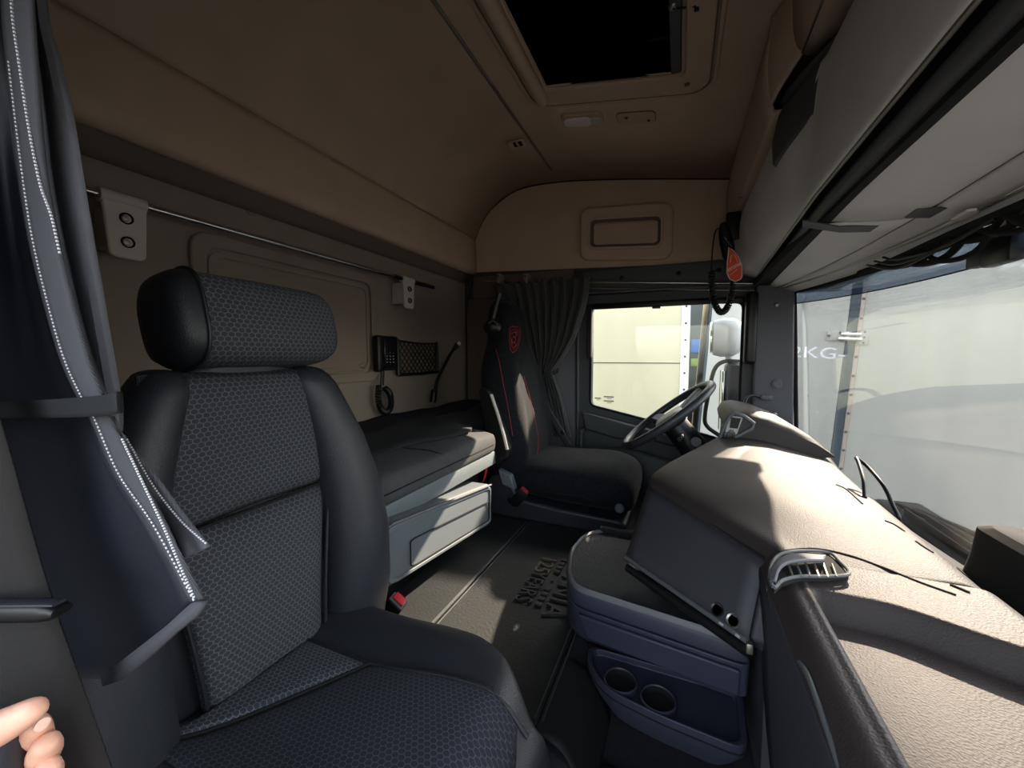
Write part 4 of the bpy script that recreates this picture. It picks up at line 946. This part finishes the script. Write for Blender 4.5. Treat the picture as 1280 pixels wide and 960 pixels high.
# piping and emblem on the velvet, traced on the seat surface
def trace(pts, want, lift=.0015): return [p for p in (drape(x, y, lift, want) for x, y in pts) if p]
bpy.context.view_layer.update()
for pts in (((620, 437), (624, 452), (629, 480), (636, 515), (641, 545)), ((655, 470), (663, 500), (670, 530), (673, 552), (671, 572))):
    P = trace(pts, ('backrest',))
    if len(P) > 2: tube('piping', P, .0013, 'redthread', ds, seg=6, smooth=4)
P = trace(((652, 612), (690, 616), (730, 622), (762, 635), (773, 655)), ('cushion',))
if len(P) > 2: tube('piping', P, .002, 'blackmatt', ds, seg=6, smooth=4)
em = None
def estroke(pts, r=.0022, closed=False, sm=3):
    global em
    P = trace(pts, ('backrest',), .002)
    if len(P) > 1:
        o = tube('emblem_outline' if em is None else 'emblem_stroke', P, r, 'redthread', ds if em is None else em, seg=6, closed=closed, smooth=0 if closed else sm)
        if em is None: em = o
estroke(((637, 410), (640, 408), (645, 408.5), (650, 410), (650, 420), (648, 432), (645, 438), (641, 441), (638, 437), (636.5, 425)), .0018, True)
estroke(((639, 413), (644, 411.5), (648, 413), (648, 422), (646, 432), (642, 437), (639.5, 432), (638.5, 422)), .0012, True)
for pts in (((640, 417), (643, 415), (646, 418), (644, 421), (641, 421)), ((642, 421), (645, 424), (643, 428), (640, 427)), ((643, 428), (645, 431), (642, 434)), ((644, 416), (646, 414), (645, 418)), ((640, 423), (639.5, 427), (641, 431))): estroke(pts, .002)

# ================================================================== floor mat
fm = thing('floor_mat', (-.45, 1.05, -.012), 'black leather floor mat with stitched seams and embossed anniversary lettering between the seats', 'mat')
def slab(name, poly, z0, z1, m, par): return prism(name, [V3((x, y, z0)) for x, y in poly], (0, 0, z1 - z0), m, par, bevel=.003)
slab('rear_piece', [(-.76, .70), (-.578, .70), (-.578, 1.52), (-.76, 1.52)], -.011, 0, 'mat_leather', fm)
slab('main_piece', [(-.572, .66), (-.232, .66), (-.232, 1.53), (-.572, 1.53)], -.011, 0, 'mat_leather', fm)
csurf('front_flap', [[(-.23, y, -.002), (-.205, y, -.004), (-.175, y, -.02), (-.15, y, -.06), (-.125, y, -.112)] for y in (.645, .75, .85)], 'mat_leather', fm, solid=.006)
csurf('side_flap', [[(x, .665, -.003), (x, .645, -.006), (x, .63, -.03), (x, .62, -.112)] for x in (-.56, -.4, -.235)], 'mat_leather', fm, solid=.006)
csurf('front_mat', [[(-.20, y, -.114), (-.05, y, -.110), (.1, y, -.105)] for y in (.25, .45, .62, .74)], 'mat_leather', fm, solid=.006)
for x0 in (-.583, -.567, -.240, -.224):
    tube('seam_stitch', [V3((x0, y, .0006)) for y in (.67, 1.0, 1.52)], .0016, 'bandgrey', fm, seg=6)
def letters(word, x, y0, dy, size, m, sx=1.0):
    for k, ch in enumerate(word):
        text('letter', ch, frameM((x, y0 - dy * k, .003), (0, -1, 0), (1, 0, 0)), size, .004, m, fm, sx=sx)
letters('SCANIA', -.300, 1.245, .051, .088, 'letter')
letters('125', -.398, 1.245, .036, .075, 'lettergold'); letters('YEARS', -.398, 1.142, .034, .075, 'letter', .8)
for k in range(11):
    if k in (4, 6): continue
    y = 1.262 - k * .026
    box('motif', (-.358 if k != 5 else -.352, y - .008, .0), (-.338 if k != 5 else -.344, y + .008 if k != 5 else y, .007), 'letter', fm, r=.002)

# ================================================================== near curtain
nc = thing('door_curtain', (-.42, .14, .44), 'navy door curtain with grey stitched hem tied by a black band beside passenger seat', 'curtain')
navy = [(-700, -60, 0), (-400, -22, 0), (-200, -8, 0), (0, 4, 0), (75, 10, 0), (190, 22, 0), (280, 35, 0), (350, 50, 0), (440, 75, 0), (491, 97, 0), (524, 116, 0), (592, 146, 0), (657, 190, 0), (715, 222, 0), (754, 241, 0)]
rows = []
for y, xr, _ in navy:
    r = []
    for k in range(13):
        t = k / 12; x = -140 + (xr + 140) * t
        yy = y + (max(0, y - 600) / 154) ** 2 * 93 * min(1, (1 - t) * 4.8)
        dy = .005 * math.sin(t * 13 + y * .004) * (1 - .5 * math.exp(-((y - 510) / 40) ** 2)) - .012 * math.exp(-((y - 640) / 90) ** 2) * t
        r.append(at(x, yy, 'Y', .150 + dy))
    rows.append(r)
cols = [cr(c, 5) for c in zip(*[cr(r, 3) for r in rows])]
grid('navy_panel', [list(r) for r in zip(*cols)], 'navycloth', nc, solid=.0025)
hem = [(-700, -60, -10), (-400, -22, 18), (-200, -8, 28), (0, 4, 40), (75, 10, 45), (190, 22, 54), (280, 35, 68), (350, 50, 84), (440, 75, 108), (491, 97, 127), (524, 116, 140), (592, 146, 174), (657, 190, 210), (715, 222, 237), (750, 240, 254)]
hrows = [cr([at(x0 + (x1 - x0) * k / 3, y, 'Y', .139 - .002 * math.sin(k)) for k in range(4)], 2) for y, x0, x1 in hem]
hrows = [list(r) for r in zip(*[cr(c, 4) for c in zip(*hrows)])]
grid('hem', hrows, 'hemcloth', nc, solid=.003)
back = [(-700, -60, 20), (-400, -22, 40), (-200, 0, 48), (0, 20, 56), (75, 25, 74), (150, 30, 93), (220, 35, 105), (320, 60, 121), (450, 85, 143), (495, 97, 150), (524, 110, 152), (548, 120, 150)]
brows = [cr([at(x0 + (x1 - x0) * k / 4, y, 'Y', .160 + .004 * math.sin(k * 1.7)) for k in range(5)], 2) for y, x0, x1 in back]
brows = [list(r) for r in zip(*[cr(c, 4) for c in zip(*brows)])]
grid('grey_lining', brows, 'greycloth', nc, solid=.003)
fl = [[(140, 520), (148, 535), (152, 550)], [(158, 580), (172, 578), (185, 585)], [(185, 625), (205, 625), (222, 635)], [(215, 665), (236, 670), (254, 676)], [(228, 694), (240, 694), (260, 684)]]
grid('loose_flap', [list(r) for r in zip(*[cr(c, 4) for c in zip(*[cr([at(x, y, 'Y', .153) for x, y in r], 2) for r in fl])])], 'greycloth', nc, solid=.003)
bh = [((241, 753), (254, 749), (258, 752), (250, 765)), ((215, 780), (222, 786)), ((185, 805), (190, 815)), ((150, 833), (154, 848)), ((118, 845), (120, 860))]
grid('bottom_hem', [[at(x, y, 'Y', .134) for x, y in (a, b)] for a, b in (((243, 752), (257, 752)), ((236, 758), (249, 768)), ((212, 780), (222, 790)), ((184, 802), (192, 817)), ((150, 828), (156, 848)), ((128, 840), (132, 856)))], 'hemcloth', nc, solid=.0035)
def stitches(name, pts, Y, n, L, r, par, m='thread'):
    P = cr([at(x, y, 'Y', Y) for x, y in pts], 20); ds_ = []; acc = [0]
    for i in range(1, len(P)): acc.append(acc[-1] + (P[i] - P[i - 1]).length)
    i = 0
    for k in range(n):
        s_ = acc[-1] * (k + .5) / n
        while acc[i + 1] < s_: i += 1
        d = (P[i + 1] - P[i]).normalized(); a = P[i] + d * (s_ - acc[i])
        ds_.append(tubedata([a - d * L, a + d * L], r, 5))
    return obj(name, *join(*ds_), m, par)
stitches('stitching', ((14, -120), (14, 0), (24, 80), (36, 160), (50, 230), (64, 270), (75, 318)), .135, 90, .0007, .0008, nc)
stitches('stitching', ((152, 548), (172, 590), (205, 660), (226, 710), (243, 748)), .134, 60, .0005, .0007, nc)
stitches('stitching', ((158, 548), (190, 605), (225, 650), (258, 680)), .149, 46, .0005, .0006, nc)
stitches('stitching', ((10, 75), (24, 190), (37, 280), (52, 350), (77, 440), (99, 491), (118, 524), (148, 592), (192, 657), (243, 752)), .1345, 150, .0007, .0005, nc)
bp_ = [at(x, y, 'Y', .128) for x, y in ((-280, 520), (-100, 516), (0, 513), (80, 510), (128, 507), (148, 503))]
ribbon('tie_band', bp_ + [at(152, 502, 'Y', .15), at(150, 502, 'Y', .172)], (0, 0, 1), .0135, 'webdark', nc, thick=.002)
# ================================================================== near seat belt, grab handle
sb = thing('seat_belt', (-.33, .1, .3), 'brown-black passenger seat belt webbing with plastic slide hanging at the door pillar', 'seat belt')
wd = (RT * .96 + FW * .28).normalized()
ribbon('webbing', [pz(x, y, d) for x, y, d in ((-170, 100, .268), (-95, 400, .262), (-50, 560, .256), (0, 740, .251), (44, 870, .249), (76, 960, .249), (120, 1090, .252), (190, 1300, .272))], wd, .048, 'webbing', sb, thick=.0016)
loft('slide', [sring(pz(x, 763 - (x - 20) * .01, .242), UP, FW, a * .242 / 490, .006, 2.6, 20) for x, a in ((-60, 12), (-20, 13), (20, 13), (55, 13), (70, 10), (78, 5))], 'black', sb)
loft('slide_edge', [sring(pz(x, 754 - (x - 20) * .01, .239), UP, FW, a * .242 / 490, .004, 2.6, 16) for x, a in ((-60, 3), (20, 3), (60, 3), (74, 2))], 'darkplastic', sb)
gh = tube('grab_handle', [pz(x, y, d) for x, y, d in ((8, 912, .200), (3, 940, .200), (-3, 1000, .201), (-12, 1080, .205), (-20, 1250, .235), (-36, 1330, .28))], .0092, 'darkplastic', smooth=5, label='dark plastic grab handle held by the hand beside the door', cat='handle')
# ================================================================== hand of the person at the door
def skinmesh(name, nodes, edges, m, par=None, sub=2, root=0):
    me = bpy.data.meshes.new(name); me.from_pydata([tuple(n[0]) for n in nodes], edges, [])
    o = bpy.data.objects.new(name, me); COL.objects.link(o); me.materials.append(MATS[m])
    md = o.modifiers.new('skin', 'SKIN'); md.use_smooth_shade = True
    if not me.skin_vertices: me.skin_vertices.new()
    for i, n in enumerate(nodes):
        sv = me.skin_vertices[0].data[i]; r = n[1]; sv.radius = r if isinstance(r, tuple) else (r, r); sv.use_root = i == root
    o.modifiers.new('sub', 'SUBSURF').levels = sub; o.modifiers['sub'].render_levels = sub
    if par: o.parent = par; o.matrix_parent_inverse = Matrix.Translation(-world_loc(par))
    return o
HN = []; HE = []
def hn(x, y, d, r, p=None):
    HN.append((pz(x, y, d), r)); i = len(HN) - 1
    if p is not None: HE.append((p, i))
    return i
wri = hn(-235, 1040, .205, .024); pal = hn(-165, 1010, .202, (.026, .020), wri); kn = hn(-135, 992, .210, (.022, .014), pal)
t0 = hn(-92, 955, .190, .0135, pal); t1 = hn(-35, 926, .184, .0098, t0); t2 = hn(5, 908, .182, .0082, t1); t3 = hn(36, 891, .181, .0066, t2); t4 = hn(53, 881, .181, .0046, t3)
# fingers pass behind the handle and curl forward past it
def finger(y, dy, r, tipx):
    k_ = hn(-85, y + 46, .220, r, kn); a_ = hn(-42, y + 42, .2265, r, k_); b_ = hn(8, y + 30, .2285, r * .93, a_); c_ = hn(48, y + 10, .2205, r * .87, b_); d_ = hn(tipx, y - 6, .2055, r * .82, c_); hn(tipx + 1, y - 12 - dy, .1985, r * .6, d_)
finger(921, 6, .0084, 45); finger(944, 6, .0090, 57); finger(975, 7, .0086, 59); finger(1014, 8, .0076, 48)
fo = len(HN); HN.append((V3((-.33, -.02, .33)), .028)); HE.append((wri, fo)); f2 = len(HN); HN.append((V3((-.26, -.24, .20)), .034)); HE.append((fo, f2))
pe = thing('person', V3((-.26, -.24, .15)), 'hand of a person reaching in and gripping the grab handle', 'person')
skinmesh('hand', HN, HE, 'skin', pe)
tube('sleeve', [V3((-.315, -.055, .305)), V3((-.26, -.25, .195)), V3((-.2, -.45, .12))], [.038, .05], 'sleeve', pe, seg=16)
def nail(x, y, d, ax, ay, az):
    c = pz(x, y, d); M = frameM(c, ax, ay)
    loft('fingernail', [[M @ V3((u * s, v * s, h)) for u, v in rrect(.0062, .0052, .0024, 4)] for s, h in ((1, -.001), (.96, .0004), (.6, .0009))], 'nail', pe)
nn_ = (RT * .8 - FW * .6).normalized(); nx_ = (UP * .9 + RT * .3 + FW * .4); nx_ = (nx_ - nn_ * nx_.dot(nn_)).normalized(); nail(53, 905, .1955, nx_, nn_.cross(nx_), 0)
# ================================================================== far curtain, rail, belt
fr = thing('curtain_rail', (-.4, 2.14, 1.1), 'thin metal curtain rail above the driver door window', 'rail')
def rz(x): return 1.153 - (x + 1.106) * .0817
tube('rod', [V3((x, 2.14, rz(x))) for x in (-1.11, -.6, 0, .31)], .005, 'steel', fr)
tube('rod', [V3((x, 2.155, rz(x) - .03)) for x in (-.46, 0, .31)], .0035, 'alu', fr)
for x in (-1.0, -.83):
    box('clip', (x - .012, 2.125, rz(x) - .012), (x + .014, 2.2, rz(x) + .045), 'brown', fr, r=.006)
    lathe('screw', [(0, .002), (.005, .002), (.006, 0)], frameM((x, 2.1245, rz(x) + .028), (1, 0, 0), (0, 0, 1), (0, -1, 0)), 'black', fr, seg=12)
fc = thing('cab_curtain', (-.7, 2.1, .25), 'charcoal pleated curtain gathered with a tie behind the driver seat', 'curtain')
spec = [(1.125, -1.03, -.455, .016), (1.05, -1.0, -.458, .018), (.95, -.96, -.478, .020), (.80, -.89, -.53, .022), (.70, -.83, -.59, .022), (.625, -.785, -.645, .020), (.58, -.785, -.635, .020), (.48, -.78, -.60, .022), (.36, -.76, -.57, .022), (.255, -.74, -.545, .022)]
NP = 10; N = NP * 10
rows = []
for z, xl, xr, am_ in spec:
    r = []
    for k in range(N + 1):
        t = k / N; ph = 2 * math.pi * NP * t + .4 * math.sin(t * 13) + z * .8
        x = xl + (xr - xl) * t; r.append(V3((x + .25 * am_ * math.sin(2 * ph) * .6, 2.097 + am_ * math.sin(ph) + .010 * math.sin(t * 5), z - (.012 * math.cos(ph) if z > 1.1 else 0))))
    rows.append(r)
rows = [list(r) for r in zip(*[cr(c, 4) for c in zip(*rows)])]
grid('cloth', rows, 'curtain', fc, solid=.0025)
ribbon('tie', [V3((-.80, 2.10, .625)), V3((-.77, 2.07, .60)), V3((-.71, 2.062, .595)), V3((-.65, 2.07, .605)), V3((-.62, 2.10, .625))], (0, 0, 1), .022, 'webdark', fc, thick=.003)
for k in range(6):
    x = -.965 + k * .098; tube('hook', [V3((x, 2.135, rz(x) + .006)), V3((x, 2.125, rz(x) - .012))], .003, 'black', fc, seg=6)
db = thing('seat_belt', (-.6, 2.04, .2), 'grey driver seat belt webbing running down beside the gathered curtain', 'seat belt')
ribbon('webbing', [at(x, y, 'Y', Y) for x, y, Y in ((655, 425, 2.055), (662, 455, 2.05), (668, 480, 2.04), (682, 508, 2.035), (700, 538, 2.03), (712, 560, 2.04))], (.9, -.2, .35), .042, 'doorplastic', db, thick=.002)
c = at(665, 468, 'Y', 2.04); box('guide', c - V3((.035, .01, .012)), c + V3((.035, .006, .012)), 'black', db, r=.005)
lathe('anchor_bolt', [(0, .008), (.010, .008), (.014, 0)], frameM(at(703, 541, 'Y', 2.025), (1, 0, 0), (0, 0, 1), (0, -1, 0)), 'black', db, seg=16)
# ================================================================== things on the rear wall
rl = thing('bunk_rail', (-1.2, 1.1, .95), 'polished steel rail with two grey brackets along the rear wall above the bunk', 'rail')
tube('rod', [V3((-1.205, .36, 1.063)), V3((-1.205, 1.72, 1.063))], .0085, 'steel', rl, seg=14)
tube('rod_end', [V3((-1.205, 1.45, 1.063)), V3((-1.205, 1.76, 1.063))], .010, 'black', rl, seg=14)
for y, wd_ in ((.507, .055), (1.545, .055)):
    br = prism('bracket', [V3((-1.205, y + u, .990 + v)) for u, v in roundpoly([(-.042, .085), (.042, .085), (.034, -.062), (-.034, -.062)], .016, 5)], (.012, 0, 0), 'bracket', rl, bevel=.004)
    tube('bracket_sleeve', [V3((-1.205, y - .042, 1.063)), V3((-1.205, y + .042, 1.063))], .016, 'bracket', br, seg=18)
    for zz in (1.02, .966):
        lathe('screw_hole', [(0, .0), (.009, .0), (.011, .004), (.012, .006), (.013, .004), (.013, 0)], frameM((-1.194, y, zz), (0, 1, 0), (0, 0, 1)), 'blackmatt', br, seg=20, caps=False)
        lathe('screw', [(0, .004), (.006, .003), (.008, 0)], frameM((-1.193, y - .003, zz), (0, 1, 0), (0, 0, 1)), 'alu', br, seg=14)
    box('bracket_foot', (-1.278, y - .025, .95), (-1.2, y + .025, 1.05), 'bracket', br, r=.006)
tp = thing('wall_phone', (-1.25, 1.44, .63), 'black wall control handset with keypad and looped cord above the bunk', 'phone')
box('base', (-1.278, 1.375, .635), (-1.24, 1.515, .795), 'black', tp, r=.008)
hs = box('handset', (-1.262, 1.362, .632), (-1.225, 1.405, .795), 'black', tp, r=.010, seg=3)
kp = box('keypad', (-1.242, 1.415, .65), (-1.236, 1.505, .785), 'screen', tp, r=.003)
for r_ in range(4):
    for c_ in range(3):
        box('key', (-1.237, 1.425 + c_ * .022, .672 + r_ * .014), (-1.2345, 1.433 + c_ * .022, .676 + r_ * .014), 'switchgrey' if r_ < 3 else 'bandgrey', kp, r=.0005)
def coil(name, pts, R, r, turns, m, par):
    P = cr(pts, 30); n = len(P); out = []; prev = None; L = turns * 10
    for k in range(L + 1):
        i = k * (n - 1) / L; a = P[int(i)]; t = (P[min(int(i) + 1, n - 1)] - P[max(int(i) - 1, 0)]).normalized()
        if prev is None: u = t.cross(V3((0, 1, .2))).normalized()
        else: u = (prev - t * prev.dot(t)).normalized()
        prev = u; v = t.cross(u); q = 2 * math.pi * k / 10; out.append(a + (u * math.cos(q) + v * math.sin(q)) * R)
    return tube(name, out, r, m, par, seg=6)
for a_ in ((477, 464), (480, 464)): tube('wire', [at(a_[0], a_[1], 'X', -1.245), at(a_[0] - 1, 482, 'X', -1.24)], .004, 'black', tp)
coil('coiled_cord', [at(x, y, 'X', -1.235) for x, y in ((474, 482), (473, 500), (478, 513), (485, 514), (489, 505), (487, 492), (481, 485))], .011, .0045, 34, 'black', tp)
nt_ = thing('mesh_pocket', (-1.25, 1.69, .61), 'black elastic net pocket on the rear wall beside the wall handset', 'pocket')
tube('side_bar', [V3((-1.262, 1.532, .785)), V3((-1.255, 1.530, .61))], .011, 'black', nt_); tube('side_bar', [V3((-1.262, 1.868, .780)), V3((-1.255, 1.866, .615))], .008, 'black', nt_)
tube('bottom_bar', [V3((-1.255, 1.53, .612)), V3((-1.25, 1.7, .610)), V3((-1.255, 1.866, .616))], .008, 'black', nt_); tube('top_cord', [V3((-1.258, 1.532, .778)), V3((-1.248, 1.7, .768)), V3((-1.258, 1.868, .774))], .004, 'black', nt_, smooth=4)
dsn = []
for k in range(-4, 11):
    for s in (1, -1):
        y0 = 1.532 + k * .034 if s > 0 else 1.532 + k * .034 + .155; y1 = y0 + .155 * s
        seg_ = [(y0, .613), (y1, .772)]; (ya, za), (yb, zb) = seg_
        lo, hi = 1.534, 1.866
        def clip(yv): return za + (zb - za) * (yv - ya) / (yb - ya)
        pts = []
        for yv, zv in seg_:
            if yv < lo: pts.append((lo, clip(lo)))
            elif yv > hi: pts.append((hi, clip(hi)))
            else: pts.append((yv, zv))
        if .60 < pts[0][1] < .78 and .60 < pts[1][1] < .78 and abs(pts[0][0] - pts[1][0]) > .01:
            dsn.append(tubedata([V3((-1.253, *pts[0])), V3((-1.253, *pts[1]))], .0026, 5))
obj('net', *join(*dsn), 'black', nt_)
gl = thing('reading_lamp', (-1.22, 1.75, .42), 'black gooseneck reading lamp with pale tip in the bunk corner', 'lamp')
tube('base', [at(541, 503, 'X', -1.22), at(543, 488, 'X', -1.22)], .017, 'black', gl)
tube('gooseneck', [at(x, y, 'X', -1.20) for x, y in ((543, 490), (547, 474), (555, 458), (563, 443), (568, 436))], .009, 'black', gl, smooth=5)
pill('head', at(570, 433, 'X', -1.195), at(574, 428, 'X', -1.19) - at(566, 439, 'X', -1.2), .06, .012, .017, 'black', gl)
pill('lamp_tip', at(573.5, 429.5, 'X', -1.18), at(574, 428, 'X', -1.19) - at(566, 439, 'X', -1.2), .02, .013, .012, 'lens', gl)
# ================================================================== radio microphone, tag, headset
mc = thing('radio_microphone', (.16, 1.9, 1.05), 'black radio microphone with coiled cord hanging under the overhead shelf', 'microphone')
MCY = 1.93
loft('body', [sring(at(x, y, 'Y', MCY), V3((1, 0, .3)), Yv, a, .022, 2.8, 18) for x, y, a in ((903, 280, .010), (905, 288, .022), (908, 302, .026), (911, 318, .024), (914, 328, .016))], 'black', mc)
tube('lever', [at(905, 296, 'Y', MCY - .03), at(911, 304, 'Y', MCY - .03), at(915, 309, 'Y', MCY - .028)], .003, 'steel', mc, seg=6)
box('hanger', at(904, 288, 'Y', MCY) + V3((.01, .0, -.04)), V3((.2195, MCY + .03, 1.312)), 'black', mc, r=.008)
tube('wire', [at(x, y, 'Y', MCY) for x, y in ((903, 284), (895, 288), (892, 300), (890, 320), (889, 342))], .003, 'black', mc, smooth=5)
coil('coiled_cord', [at(x, y, 'Y', MCY - .01) for x, y in ((889.5, 340), (890, 360), (893, 378), (900, 390), (908, 386), (914, 370), (917, 352), (916, 335))], .0105, .0042, 44, 'black', mc)
TG = [(911, 309), (917, 313), (923, 321), (927, 332), (927.5, 346), (925, 349.5), (919, 352), (912, 349), (908.5, 341), (909, 328)]
tg = thing('air_freshener', (.19, 1.84, 1.02), 'orange leaf-shaped air freshener card with white lettering hanging by microphone', 'air freshener')
TP = [at(x, y, 'Y', 1.845) for x, y in TG]
cd_ = prism('card', TP, (0, .004, 0), 'orange', tg, bevel=.001)
tube('card_rim', [p + V3((0, -.001, 0)) for p in TP], .0018, 'lens', cd_, closed=True, seg=6)
a, b = at(909.5, 337.5, 'Y', 1.8445), at(926, 328.5, 'Y', 1.8445); ux = (b - a).normalized()
text('lettering', 'aeroman', frameM((a + b) / 2 + V3((0, -.001, 0)), ux, V3((0, 0, 1)) - ux * ux.z), .026, .0006, 'white', cd_, sx=.62)
tube('print_line', [a + V3((.01, -.0005, -.022)), b + V3((-.012, -.0005, -.024))], .001, 'lens', cd_, seg=5)
tube('print_arc', [at(x, y, 'Y', 1.844) for x, y in ((913, 328), (914, 320), (918, 319), (922, 328))], .001, 'lens', cd_, seg=5, smooth=4)
tube('string', [at(913, 310, 'Y', 1.846), at(911, 296, 'Y', 1.90)], .001, 'black', tg, seg=5)
he = thing('headset', (-.8, 1.6, .8), 'black headset with round earpiece hanging beside the driver headrest', 'headset')
tube('band', [at(x, y, 'Y', 1.60) for x, y in ((624, 366), (621, 378), (618, 390), (615, 402))], .010, 'black', he, smooth=5)
ce = at(615, 409, 'Y', 1.59)
loft('earpiece', [sring(ce + V3((0, dy, 0)), V3((1, 0, 0)), V3((0, 0, 1)), r_, r_ * .85, 2.1, 24) for dy, r_ in ((.03, .03), (.012, .042), (-.012, .042), (-.03, .03), (-.036, .012))], 'black', he)
tube('hinge', [at(611, 404, 'Y', 1.553), at(616, 401, 'Y', 1.553), at(622, 405, 'Y', 1.553)], .004, 'alu', he, smooth=4)
